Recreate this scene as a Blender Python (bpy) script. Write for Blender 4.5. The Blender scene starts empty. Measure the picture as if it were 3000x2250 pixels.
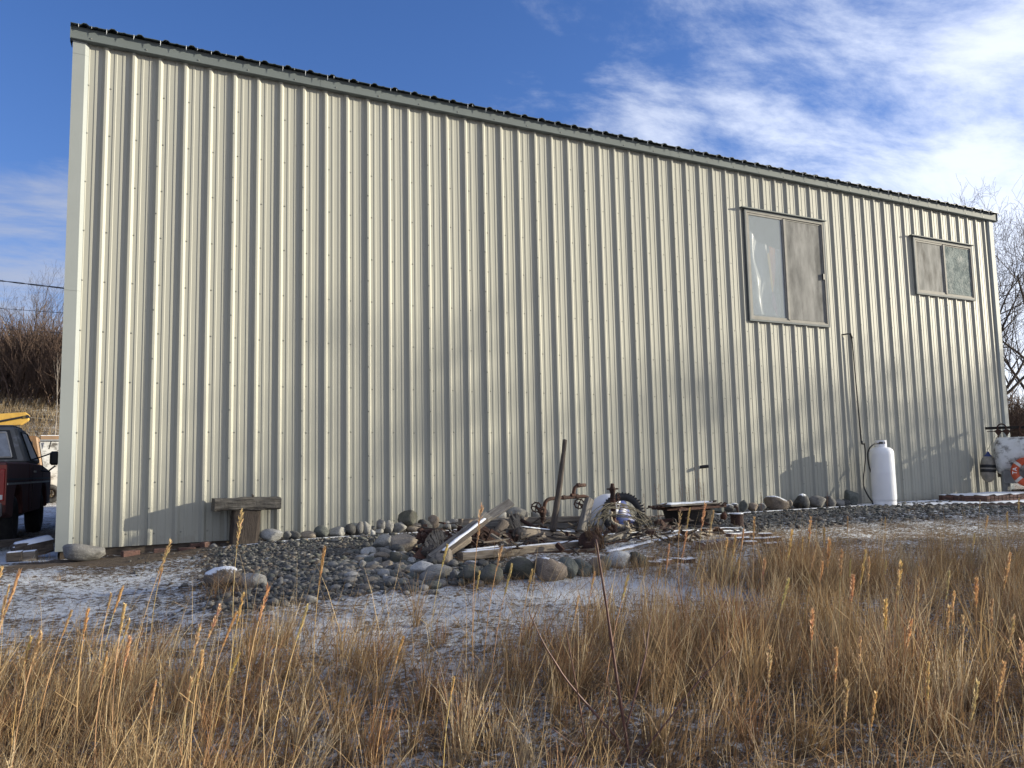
import bpy, bmesh, math, random
import numpy as np
from mathutils import Vector, Matrix, noise as mnoise

random.seed(7)
RNG = np.random.default_rng(11)
scene = bpy.context.scene
COL = scene.collection

# ------------------------------------------------------------------ camera
CAM_POS = Vector((-0.0939, -10.8025, 0.8447))
YAW, PITCH, ROLL, FPX = 0.4818, 0.1020, -0.0214, 2367.0
_F = Vector((math.sin(YAW)*math.cos(PITCH), math.cos(YAW)*math.cos(PITCH), math.sin(PITCH)))
_R0 = Vector((math.cos(YAW), -math.sin(YAW), 0)); _U0 = _R0.cross(_F)
_R = _R0*math.cos(ROLL) + _U0*math.sin(ROLL); _U = _U0*math.cos(ROLL) - _R0*math.sin(ROLL)
cd = bpy.data.cameras.new('camera'); cam = bpy.data.objects.new('camera', cd); COL.objects.link(cam)
cd.sensor_width = 36; cd.lens = FPX/3000*36; cd.clip_start = 0.05; cd.clip_end = 4000
cam.matrix_world = Matrix(((_R.x, _U.x, -_F.x, CAM_POS.x), (_R.y, _U.y, -_F.y, CAM_POS.y), (_R.z, _U.z, -_F.z, CAM_POS.z), (0, 0, 0, 1)))
scene.camera = cam
scene.render.resolution_x = 1024; scene.render.resolution_y = 768

# ------------------------------------------------------------------ light
SUN_AZ, SUN_EL = math.radians(110), math.radians(11.5)      # azimuth clockwise from +Y
sun_dir = Vector((math.sin(SUN_AZ)*math.cos(SUN_EL), math.cos(SUN_AZ)*math.cos(SUN_EL), math.sin(SUN_EL)))
ld = bpy.data.lights.new('sun', 'SUN'); sun = bpy.data.objects.new('sun', ld); COL.objects.link(sun)
ld.energy = 3.3; ld.angle = math.radians(0.6); ld.color = (1.0, 0.91, 0.715)
sun.rotation_euler = (-sun_dir).to_track_quat('-Z', 'Y').to_euler()
scene.view_settings.view_transform = 'Standard'; scene.view_settings.look = 'None'
scene.view_settings.exposure = 1.72; scene.view_settings.gamma = 1.0

world = bpy.data.worlds.new('World'); scene.world = world; world.use_nodes = True
def make_world():
    nt = world.node_tree; N = nt.nodes; L = nt.links; N.clear()
    def nd(t, **k):
        n = N.new(t)
        for a, b in k.items(): setattr(n, a, b)
        return n
    def math_(op, a, b=None, c=None):
        n = nd('ShaderNodeMath', operation=op)
        for i, v in enumerate((a, b, c)):
            if v is None: continue
            if isinstance(v, (int, float)): n.inputs[i].default_value = v
            else: L.new(v, n.inputs[i])
        return n.outputs[0]
    out = nd('ShaderNodeOutputWorld'); bg = nd('ShaderNodeBackground'); bg.inputs[1].default_value = 0.10
    sky = nd('ShaderNodeTexSky', sky_type='NISHITA', sun_disc=False, sun_elevation=SUN_EL, sun_rotation=SUN_AZ)
    sky.air_density = 1.0; sky.dust_density = 0.4; sky.ozone_density = 2.5
    tc = nd('ShaderNodeTexCoord'); sp = nd('ShaderNodeSeparateXYZ'); L.new(tc.outputs['Generated'], sp.inputs[0])
    x, y, z = sp.outputs
    den = math_('ADD', math_('MAXIMUM', z, 0.0), 0.16)
    u = math_('DIVIDE', x, den); v = math_('DIVIDE', y, den)
    cv = nd('ShaderNodeCombineXYZ'); L.new(u, cv.inputs[0]); L.new(v, cv.inputs[1]); cv.inputs[2].default_value = 3.7
    mp = nd('ShaderNodeMapping'); L.new(cv.outputs[0], mp.inputs[0])
    mp.inputs['Rotation'].default_value = (0, 0, math.radians(CL_ROT)); mp.inputs['Scale'].default_value = (0.72, 1.28, 1)
    mp.inputs['Location'].default_value = CL_LOC
    def nzs(sc, de, ro, di=0.0):
        n = nd('ShaderNodeTexNoise'); n.inputs['Scale'].default_value = sc; n.inputs['Detail'].default_value = de; n.inputs['Roughness'].default_value = ro; n.inputs['Distortion'].default_value = di
        L.new(mp.outputs[0], n.inputs[0]); return n.outputs[0]
    # broken mid-sized cloudlets modulated by a slow field; a little more cover to the east and low down, extra added to the unseen south as fill light
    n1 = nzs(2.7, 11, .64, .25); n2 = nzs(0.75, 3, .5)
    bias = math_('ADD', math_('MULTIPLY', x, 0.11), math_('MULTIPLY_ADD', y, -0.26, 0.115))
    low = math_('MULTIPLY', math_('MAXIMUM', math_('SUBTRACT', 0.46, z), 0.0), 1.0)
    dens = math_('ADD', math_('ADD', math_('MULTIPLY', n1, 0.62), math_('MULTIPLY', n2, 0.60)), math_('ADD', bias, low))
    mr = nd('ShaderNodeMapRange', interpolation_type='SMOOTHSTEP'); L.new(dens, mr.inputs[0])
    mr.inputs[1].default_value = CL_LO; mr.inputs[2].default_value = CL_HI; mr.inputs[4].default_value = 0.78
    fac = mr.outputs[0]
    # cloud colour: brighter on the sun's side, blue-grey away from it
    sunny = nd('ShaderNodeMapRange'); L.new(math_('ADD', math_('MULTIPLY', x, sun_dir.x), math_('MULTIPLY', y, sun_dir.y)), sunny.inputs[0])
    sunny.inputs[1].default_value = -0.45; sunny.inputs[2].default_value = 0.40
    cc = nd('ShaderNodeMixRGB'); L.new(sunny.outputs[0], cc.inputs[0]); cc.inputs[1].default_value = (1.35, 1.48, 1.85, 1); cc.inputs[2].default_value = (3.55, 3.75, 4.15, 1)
    gam = nd('ShaderNodeHueSaturation'); gam.inputs['Saturation'].default_value = 1.18; gam.inputs['Value'].default_value = 1.0; L.new(sky.outputs[0], gam.inputs['Color'])
    tn = nd('ShaderNodeMixRGB', blend_type='MULTIPLY'); tn.inputs[0].default_value = 1; L.new(gam.outputs[0], tn.inputs[1]); tn.inputs[2].default_value = (.545, .485, .66, 1)
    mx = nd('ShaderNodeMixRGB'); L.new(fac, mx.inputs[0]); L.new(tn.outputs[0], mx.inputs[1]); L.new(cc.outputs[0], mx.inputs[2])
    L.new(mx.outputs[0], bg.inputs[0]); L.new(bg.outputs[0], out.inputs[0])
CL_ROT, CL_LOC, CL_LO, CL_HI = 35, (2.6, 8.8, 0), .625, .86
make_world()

# ------------------------------------------------------------------ layout helpers
def sm(t):
    t = np.clip(t, 0, 1); return t*t*(3-2*t)
def zg(x, y):
    """height of the ground"""
    x = np.asarray(x, float); y = np.asarray(y, float)
    b = -0.11 + 0.105*sm((x+0.3)/2.8) + 0.03*sm((x-20)/6)
    f = -0.055*np.clip(-y-0.6, 0, 11)
    und = 0.018*np.sin(1.9*x+0.7*y+1)*np.sin(1.3*y-0.6*x) + 0.010*np.sin(4.3*x+1.1)*np.sin(3.7*y+0.4)
    und = und*sm((-y-1.2)/1.5)
    t = np.clip(y-24, 0, 70); hill = 5.2*sm(t/22)+.03*t
    return b + f + und + hill
def Z(x, y): return float(zg(x, y))
def ray(u, v): return _F + _R*((u-1500)/FPX) - _U*((v-1125)/FPX)
def px(u, v, Y):
    d = ray(u, v); return CAM_POS + d*((Y-CAM_POS.y)/d.y)
def pd(u, v, dep): return CAM_POS + ray(u, v)*dep
def pg(u, v):
    d = ray(u, v); t = 1.0
    while t < 80:
        p = CAM_POS + d*t
        if p.z <= Z(p.x, p.y):
            a, b = t-.12, t
            for _ in range(9):
                m = (a+b)/2; p = CAM_POS + d*m
                if p.z <= Z(p.x, p.y): b = m
                else: a = m
            return CAM_POS + d*b
        t += 0.12
    return CAM_POS + d*30
def depth(p): return (Vector(p)-CAM_POS).dot(_F)
def mpp(p): return depth(p)/FPX          # metres in one pixel of the 3000-wide photo at p

# ------------------------------------------------------------------ materials
MATS = {}
def mat(name, c1, c2=None, scale=5.0, detail=6.0, rough=0.75, bump=0.0, bscale=40.0, metal=0.0, stretch=(1, 1, 1), lo=0.35, hi=0.65,
        speck=None, sscale=90.0, rand=0.0, snow=0.0, rust=None, rscale=6, rlo=.5, rhi=.6, attr=None, spec=0.5, transl=0.0, mud=False):
    if name in MATS: return MATS[name]
    m = bpy.data.materials.new(name); m.use_nodes = True; nt = m.node_tree; N = nt.nodes; L = nt.links
    bs = N['Principled BSDF']; bs.inputs['Roughness'].default_value = rough; bs.inputs['Metallic'].default_value = metal
    bs.inputs['Specular IOR Level'].default_value = spec
    tc = N.new('ShaderNodeTexCoord'); mp = N.new('ShaderNodeMapping'); mp.inputs['Scale'].default_value = stretch
    L.new(tc.outputs['Object'], mp.inputs[0]); co = mp.outputs[0]
    if rand:
        oi = N.new('ShaderNodeObjectInfo'); ad = N.new('ShaderNodeVectorMath'); ad.operation = 'ADD'
        ml = N.new('ShaderNodeMath'); ml.operation = 'MULTIPLY'; ml.inputs[1].default_value = 37.0
        L.new(oi.outputs['Random'], ml.inputs[0]); L.new(co, ad.inputs[0]); L.new(ml.outputs[0], ad.inputs[1]); co = ad.outputs[0]
    def nz(s, d, r=.6):
        n = N.new('ShaderNodeTexNoise'); n.inputs['Scale'].default_value = s; n.inputs['Detail'].default_value = d; n.inputs['Roughness'].default_value = r
        L.new(co, n.inputs[0]); return n.outputs[0]
    def rg(src, a, b, t0=0.0, t1=1.0):
        r = N.new('ShaderNodeMapRange'); r.inputs[1].default_value = a; r.inputs[2].default_value = b; r.inputs[3].default_value = t0; r.inputs[4].default_value = t1
        L.new(src, r.inputs[0]); return r.outputs[0]
    def mix(f, a, b, op='MIX'):
        x = N.new('ShaderNodeMixRGB'); x.blend_type = op
        for i, v in ((0, f), (1, a), (2, b)):
            if isinstance(v, (int, float)): x.inputs[i].default_value = v
            elif isinstance(v, tuple): x.inputs[i].default_value = v if len(v) == 4 else (*v, 1)
            else: L.new(v, x.inputs[i])
        return x.outputs[0]
    if attr:
        a = N.new('ShaderNodeAttribute'); a.attribute_name = attr; col = a.outputs['Color']
        if c2: col = mix(rg(nz(scale, detail), lo, hi), col, mix(1.0, col, c2, 'MULTIPLY'))
    elif c2: col = mix(rg(nz(scale, detail), lo, hi), c1, c2)
    else:
        v = N.new('ShaderNodeRGB'); v.outputs[0].default_value = (*c1, 1); col = v.outputs[0]
    if speck: col = mix(rg(nz(sscale, 2, .5), .56, .66), col, speck)
    if rust: col = mix(rg(nz(rscale, 8, .65), rlo, rhi), col, rust)
    if rand:
        hs = N.new('ShaderNodeHueSaturation'); L.new(col, hs.inputs['Color']); L.new(rg(oi.outputs['Random'], 0, 1, 1-rand, 1+rand), hs.inputs['Value']); col = hs.outputs[0]
    if snow:
        g = N.new('ShaderNodeNewGeometry'); s = N.new('ShaderNodeSeparateXYZ'); L.new(g.outputs['Normal'], s.inputs[0])
        a = N.new('ShaderNodeMath'); a.operation = 'MULTIPLY_ADD'; L.new(nz(9, 8, .7), a.inputs[0]); a.inputs[1].default_value = 0.9; L.new(s.outputs[2], a.inputs[2])
        col = mix(rg(a.outputs[0], 1.0+0.45-snow, 1.12+0.45-snow), col, (.74, .77, .82))
    if mud:   # rain-splashed soil on the lowest hand's breadth of the sheets, thinning upwards
        s0 = N.new('ShaderNodeSeparateXYZ'); L.new(tc.outputs['Object'], s0.inputs[0])
        mn = N.new('ShaderNodeTexNoise'); mn.inputs['Scale'].default_value = 9; mn.inputs['Detail'].default_value = 9; mn.inputs['Roughness'].default_value = .75; L.new(tc.outputs['Object'], mn.inputs[0])
        mm = N.new('ShaderNodeMath'); mm.operation = 'MULTIPLY_ADD'; L.new(s0.outputs[2], mm.inputs[0]); mm.inputs[1].default_value = -.9; L.new(mn.outputs[0], mm.inputs[2])
        col = mix(rg(mm.outputs[0], .38, .75, 0, .5), col, (.20, .17, .13))
    L.new(col, bs.inputs['Base Color'])
    if bump:
        b = N.new('ShaderNodeBump'); b.inputs['Strength'].default_value = bump; b.inputs['Distance'].default_value = 0.02
        L.new(nz(bscale, 6, .6), b.inputs['Height']); L.new(b.outputs[0], bs.inputs['Normal'])
    if transl:
        t = N.new('ShaderNodeBsdfTranslucent'); L.new(col, t.inputs[0]); mxs = N.new('ShaderNodeMixShader'); mxs.inputs[0].default_value = transl
        o = N['Material Output']; L.new(bs.outputs[0], mxs.inputs[1]); L.new(t.outputs[0], mxs.inputs[2]); L.new(mxs.outputs[0], o.inputs[0])
    MATS[name] = m; return m
def glassy(name, base, alpha, rough=0.03, noise=None):
    if name in MATS: return MATS[name]
    m = bpy.data.materials.new(name); m.use_nodes = True; nt = m.node_tree; N = nt.nodes; L = nt.links
    bs = N['Principled BSDF']; bs.inputs['Base Color'].default_value = (*base, 1); bs.inputs['Roughness'].default_value = rough; bs.inputs['Alpha'].default_value = alpha
    bs.inputs['Specular IOR Level'].default_value = 0.8
    if noise:
        tc = N.new('ShaderNodeTexCoord'); mp = N.new('ShaderNodeMapping'); mp.inputs['Scale'].default_value = noise[3] if len(noise) > 3 else (1, 1, 1)
        n = N.new('ShaderNodeTexNoise'); n.inputs['Scale'].default_value = noise[0]; n.inputs['Detail'].default_value = 8; n.inputs['Roughness'].default_value = .7
        r = N.new('ShaderNodeMapRange'); r.inputs[1].default_value = .35; r.inputs[2].default_value = .7; r.inputs[3].default_value = noise[1]; r.inputs[4].default_value = noise[2]
        L.new(tc.outputs['Object'], mp.inputs[0]); L.new(mp.outputs[0], n.inputs[0]); L.new(n.outputs[0], r.inputs[0]); L.new(r.outputs[0], bs.inputs['Alpha'])
    MATS[name] = m; return m

WALL = mat('painted_siding', (.326, .324, .280), (.307, .306, .270), scale=0.9, rough=.56, bump=.035, bscale=2.2, spec=.22, rust=(.272, .272, .248), rscale=3.5, rlo=.60, rhi=.82, stretch=(1, 1, .18), rand=.025, mud=True)
TRIM = mat('grey_trim', (.125, .145, .148), (.112, .13, .134), scale=1.5, rough=.65, spec=.15, rust=(.095, .108, .11), rscale=5, rlo=.62, rhi=.8)
CORNER = mat('corner_trim_paint', (.25, .27, .268), (.235, .255, .254), scale=1.5, rough=.6, spec=.2)
ROOF = mat('roof_metal', (.035, .05, .052), (.05, .065, .065), scale=3, rough=.5)
SCREW = mat('screw_metal', (.22, .22, .20), rough=.5, metal=.5)
DARKWOOD = mat('sill_wood', (.05, .04, .032), (.10, .075, .055), scale=8, rough=.9, stretch=(.4, 4, 4), bump=.3)
WOODS = {
 'grey': mat('weathered_wood_grey', (.21, .195, .175), (.085, .077, .068), scale=5, detail=9, rough=.9, stretch=(1, 9, 9), bump=.6, bscale=11, rand=.18, rust=(.07, .055, .045), rscale=3.2, rlo=.57, rhi=.75),
 'tan': mat('weathered_wood_tan', (.27, .23, .185), (.13, .105, .08), scale=4, detail=9, rough=.9, stretch=(1, 8, 8), bump=.5, bscale=9, rand=.12, rust=(.09, .06, .045), rscale=2.6, rlo=.58, rhi=.72),
 'dark': mat('weathered_wood_dark', (.105, .085, .07), (.045, .036, .03), scale=6, detail=9, rough=.92, stretch=(1, 9, 9), bump=.7, bscale=10, rand=.15),
 'post': mat('timber_post_wood', (.085, .066, .052), (.035, .028, .024), scale=6, detail=9, rough=.92, stretch=(1, 10, 10), bump=.7, bscale=10),
 'beamtop': mat('timber_beam_wood', (.16, .148, .128), (.035, .030, .026), scale=4.5, detail=9, rough=.92, stretch=(1, 10, 10), bump=.9, bscale=8),
}
RUST = mat('rust', (.062, .028, .019), (.028, .014, .011), scale=14, rough=.9, bump=.6, bscale=60, rand=.15, metal=.0)
RUSTO = mat('rust_orange', (.105, .043, .026), (.05, .022, .015), scale=10, rough=.88, bump=.5, bscale=60, rust=(.04, .02, .015), rscale=7)
DARKIRON = mat('dark_iron', (.014, .013, .013), (.030, .024, .020), scale=8, rough=.75, bump=.3, bscale=30, rust=(.055, .032, .02), rscale=3, rlo=.62, rhi=.8, spec=.3)
SNOW = mat('snow', (.78, .81, .86), (.68, .72, .79), scale=14, rough=.75, bump=.35, bscale=26)
BRICK = mat('brick', (.145, .075, .058), (.09, .055, .045), scale=12, rough=.92, bump=.5, bscale=60, rand=.25, rust=(.26, .19, .165), rscale=10, rlo=.58, rhi=.75)
BRICKSNOW = mat('brick_snowy', (.135, .07, .055), (.085, .05, .042), scale=12, rough=.92, bump=.5, bscale=60, rand=.25, snow=.42)
RUBBER = mat('rubber', (.022, .022, .024), (.04, .039, .04), scale=15, rough=.75, bump=.2, bscale=80)
BLACK = mat('black_plastic', (.012, .012, .014), rough=.5)
WHITEPAINT = mat('white_paint', (.84, .85, .88), (.81, .82, .86), scale=3, rough=.3)
WHITEOLD = mat('white_paint_worn', (.66, .67, .67), (.56, .56, .54), scale=4, rough=.55, rust=(.13, .12, .11), rscale=6, rlo=.50, rhi=.64, stretch=(.5, 1, 1), bump=.15)
BLUE = mat('blue_plastic', (.02, .045, .22), (.03, .05, .16), scale=6, rough=.45)
ORANGE = mat('orange_foam', (.55, .085, .025), (.38, .06, .02), scale=6, rough=.6)
ROPE = mat('rope_fibre', (.42, .37, .29), (.24, .20, .15), scale=40, rough=.95, bump=.6, bscale=70)
FRAY = mat('frayed_fibre', (.30, .26, .20), (.15, .12, .085), scale=12, rough=.95)
CABLE = mat('wire_rope', (.15, .135, .095), (.075, .062, .042), scale=20, rough=.8, bump=.4, bscale=200)
STEEL = mat('galvanised_steel', (.45, .46, .46), (.36, .37, .37), scale=8, rough=.5, metal=.6)
ALU = mat('window_aluminium', (.25, .243, .225), (.205, .20, .185), scale=10, rough=.7, spec=.15)
TRUCKR = mat('truck_paint_maroon', (.125, .04, .032), (.09, .034, .03), scale=4, rough=.6, rust=(.13, .06, .04), rscale=5, rlo=.60, rhi=.7)
TRUCKG = mat('truck_paint_grey', (.19, .19, .185), (.15, .145, .14), scale=6, rough=.55, rust=(.32, .33, .34), rscale=7, rlo=.56, rhi=.7)
CHROME = mat('dull_chrome', (.5, .49, .46), (.36, .33, .29), scale=8, rough=.4, metal=.7)
TAILRED = mat('tail_light_red', (.28, .012, .01), rough=.2)
YELLOW = mat('machine_yellow', (.50, .31, .06), (.42, .25, .05), scale=4, rough=.5, rust=(.16, .08, .03), rscale=5, rlo=.62, rhi=.72)
OLDBROWN = mat('truck_paint_ochre', (.22, .12, .05), (.16, .09, .04), scale=4, rough=.5)
DGLASS = mat('dark_glass', (.012, .014, .016), rough=.06)
FROST = mat('frosted_glass', (.45, .48, .53), (.30, .32, .36), scale=9, rough=.45)
BARK = mat('bark_brown', (.075, .058, .048), (.042, .033, .028), scale=9, rough=.95, bump=.4, bscale=30)
BARKP = mat('bark_pale', (.30, .265, .23), (.12, .10, .085), scale=6, rough=.9)
TWIG = mat('twig_brown', (.105, .066, .048), (.06, .04, .03), scale=3, rough=.95)
STEM = mat('sapling_stem', (.13, .062, .05), (.09, .045, .038), scale=16, rough=.6)
GRASS = mat('dry_grass', (.3, .2, .1), rough=.7, attr='Col', transl=.30)
PEB = mat('pebble', (.2, .2, .2), (.62, .62, .62), scale=55, detail=4, rough=.85, attr='Col', bump=.2, bscale=90)
ROCKM = {
 'light': ((.34, .33, .30), (.25, .24, .22), (.12, .12, .115), 'light grey speckled'),
 'white': ((.47, .47, .46), (.33, .33, .32), (.10, .10, .10), 'whitish speckled'),
 'tan': ((.32, .27, .21), (.22, .19, .155), (.12, .10, .08), 'tan'),
 'grey': ((.205, .198, .185), (.14, .135, .127), (.27, .27, .26), 'mid grey'),
 'dark': ((.085, .085, .08), (.055, .054, .053), (.15, .15, .15), 'dark grey'),
 'green': ((.115, .125, .108), (.075, .082, .075), (.19, .195, .18), 'grey-green'),
 'moss': ((.065, .07, .05), (.115, .108, .092), (.055, .06, .045), 'dark mossy'),
 'brown': ((.20, .155, .115), (.13, .105, .085), (.27, .23, .19), 'brownish'),
}
def rockmat(k, snow=0.0):
    a, b, s, _ = ROCKM[k]
    return mat('stone_%s%s' % (k, '_snowy_%d' % round(snow*100) if snow else ''), a, b, scale=3.2, detail=9, rough=.9, speck=s, sscale=34, bump=.6, bscale=13, rand=.22, snow=snow, rust=tuple(x*.55 for x in b), rscale=2.2, rlo=.52, rhi=.70)

# ------------------------------------------------------------------ mesh helpers
class MB:
    def __init__(self): self.v = []; self.f = []
    def add(self, vs, fs):
        o = len(self.v); self.v += [tuple(p) for p in vs]; self.f += [tuple(i+o for i in f) for f in fs]; return self
    def box(self, c, s, rot=None, taper=1.0):
        c = Vector(c); vs = []
        for dz in (-.5, .5):
            k = taper if dz > 0 else 1.0
            for dx, dy in ((-.5, -.5), (.5, -.5), (.5, .5), (-.5, .5)):
                p = Vector((dx*s[0]*k, dy*s[1]*k, dz*s[2])); vs.append(c + (rot @ p if rot else p))
        return self.add(vs, [(3, 2, 1, 0), (4, 5, 6, 7), (0, 1, 5, 4), (1, 2, 6, 5), (2, 3, 7, 6), (3, 0, 4, 7)])
    def tube(self, pts, r, n=8, cap=True, ref=None):
        pts = [Vector(p) for p in pts]; rs = r if isinstance(r, (list, tuple)) else [r]*len(pts)
        vs = []; fs = []; prev = None
        for i, p in enumerate(pts):
            a = pts[max(i-1, 0)]; b = pts[min(i+1, len(pts)-1)]; t = (b-a).normalized() if (b-a).length > 1e-9 else Vector((0, 0, 1))
            if prev is None:
                q = Vector(ref) if ref else (Vector((0, 0, 1)) if abs(t.z) < .9 else Vector((1, 0, 0)))
            else: q = prev
            s = q - t*q.dot(t)
            if s.length < 1e-6: s = t.orthogonal()
            s.normalize(); prev = s; w = t.cross(s)
            for k in range(n):
                a_ = 2*math.pi*k/n; vs.append(p + (s*math.cos(a_) + w*math.sin(a_))*rs[i])
        for i in range(len(pts)-1):
            for k in range(n):
                fs.append((i*n+k, i*n+(k+1) % n, (i+1)*n+(k+1) % n, (i+1)*n+k))
        if cap: fs.append(tuple(range(n-1, -1, -1))); fs.append(tuple((len(pts)-1)*n+k for k in range(n)))
        return self.add(vs, fs)
    def lathe(self, prof, n=24, M=None):
        vs = []; fs = []
        for (r, z) in prof:
            for k in range(n):
                a = 2*math.pi*k/n; p = Vector((r*math.cos(a), r*math.sin(a), z)); vs.append(M @ p if M else p)
        for i in range(len(prof)-1):
            for k in range(n): fs.append((i*n+k, i*n+(k+1) % n, (i+1)*n+(k+1) % n, (i+1)*n+k))
        if prof[0][0] > 1e-4: fs.append(tuple(range(n-1, -1, -1)))
        if prof[-1][0] > 1e-4: fs.append(tuple((len(prof)-1)*n+k for k in range(n)))
        return self.add(vs, fs)
    def torus(self, c, R, r, axis, n=32, m=10, a0=0.0, a1=2*math.pi, sq=1.0):
        ax = Vector(axis).normalized(); e1 = ax.orthogonal().normalized(); e2 = ax.cross(e1); vs = []; fs = []
        full = abs(a1-a0-2*math.pi) < 1e-6; cnt = n if full else n+1
        for i in range(cnt):
            a = a0+(a1-a0)*i/n; d = e1*math.cos(a)+e2*math.sin(a)
            for k in range(m):
                b = 2*math.pi*k/m; vs.append(Vector(c)+d*(R+r*math.cos(b))+ax*(r*sq*math.sin(b)))
        for i in range(n):
            j = (i+1) % cnt
            for k in range(m): fs.append((i*m+k, i*m+(k+1) % m, j*m+(k+1) % m, j*m+k))
        if not full: fs.append(tuple(range(m-1, -1, -1))); fs.append(tuple((cnt-1)*m+k for k in range(m)))
        return self.add(vs, fs)
    def prism(self, poly, axis, a, b):
        """poly: 2D points; axis 'x','y','z' extrude from a to b"""
        def P(q, t): return {'x': (t, q[0], q[1]), 'y': (q[0], t, q[1]), 'z': (q[0], q[1], t)}[axis]
        n = len(poly); vs = [P(q, a) for q in poly]+[P(q, b) for q in poly]
        fs = [tuple(range(n)), tuple(range(2*n-1, n-1, -1))]+[(i, i+n, (i+1) % n+n, (i+1) % n) for i in range(n)]
        return self.add(vs, fs)

def tag(o, label=None, cat=None, group=None, kind=None):
    if label: o['label'] = label
    if cat: o['category'] = cat
    if group: o['group'] = group
    if kind: o['kind'] = kind
    return o
def link(name, me, m, parent=None, smooth=False, loc=(0, 0, 0)):
    o = bpy.data.objects.new(name, me); COL.objects.link(o); o.location = loc
    if m is not None: me.materials.append(m)
    if smooth and len(me.polygons): me.polygons.foreach_set('use_smooth', [True]*len(me.polygons))
    if parent: o.parent = parent
    return o
def build(name, mb, m, parent=None, smooth=False, world=True, origin=None, bevel=0.0, autos=None):
    """mb in world coordinates; the origin is put at the base (or the parent's origin is subtracted)"""
    vs = [Vector(p) for p in mb.v]
    if parent is not None: off = Vector(parent_loc(parent)) if world else Vector((0, 0, 0)); loc = (0, 0, 0)
    else:
        if origin is None:
            off = Vector((sum(p.x for p in vs)/len(vs), sum(p.y for p in vs)/len(vs), min(p.z for p in vs)))
        else: off = Vector(origin)
        loc = off
    me = bpy.data.meshes.new(name); me.from_pydata([p-off for p in vs], [], mb.f); 
    bm = bmesh.new(); bm.from_mesh(me); bmesh.ops.recalc_face_normals(bm, faces=bm.faces)
    if bevel: 
        try: bmesh.ops.bevel(bm, geom=list(bm.edges), offset=bevel, segments=1, affect='EDGES', clamp_overlap=True)
        except Exception: pass
    bm.to_mesh(me); bm.free(); me.update()
    o = link(name, me, m, parent, smooth, loc)
    if smooth and autos:
        try: me.set_sharp_from_angle(angle=math.radians(autos))
        except Exception: pass
    return o
def parent_loc(o):
    l = Vector(o.location); p = o.parent
    while p: l += Vector(p.location); p = p.parent
    return l
def empty(name, loc, label=None, cat=None, group=None):
    o = bpy.data.objects.new(name, None); COL.objects.link(o); o.location = loc; o.empty_display_size = .2
    return tag(o, label, cat, group)
def np_mesh(name, V, T, m, cols=None, smooth=False, parent=None):
    V = np.asarray(V, np.float32); T = np.asarray(T, np.int32); me = bpy.data.meshes.new(name); k = T.shape[1]
    me.vertices.add(len(V)); me.vertices.foreach_set('co', V.ravel()); me.loops.add(T.size); me.loops.foreach_set('vertex_index', T.ravel())
    me.polygons.add(len(T)); me.polygons.foreach_set('loop_start', np.arange(0, T.size, k, dtype=np.int32)); me.polygons.foreach_set('loop_total', np.full(len(T), k, np.int32))
    if smooth: me.polygons.foreach_set('use_smooth', np.ones(len(T), bool))
    me.update(calc_edges=True)
    if cols is not None:
        a = me.color_attributes.new('Col', 'FLOAT_COLOR', 'POINT'); c = np.ones((len(V), 4), np.float32); c[:, :3] = cols; a.data.foreach_set('color', c.ravel())
    return link(name, me, m, parent)
_ONES = ['first', 'second', 'third', 'fourth', 'fifth', 'sixth', 'seventh', 'eighth', 'ninth', 'tenth', 'eleventh', 'twelfth', 'thirteenth', 'fourteenth', 'fifteenth', 'sixteenth', 'seventeenth', 'eighteenth', 'nineteenth']
ORD = list(_ONES)
for _t, _th in (('twenty', 'twentieth'), ('thirty', 'thirtieth'), ('forty', 'fortieth'), ('fifty', 'fiftieth'), ('sixty', 'sixtieth'), ('seventy', 'seventieth'), ('eighty', 'eightieth'), ('ninety', 'ninetieth')):
    ORD.append(_th); ORD += [_t+'-'+w for w in _ONES[:9]]
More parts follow.
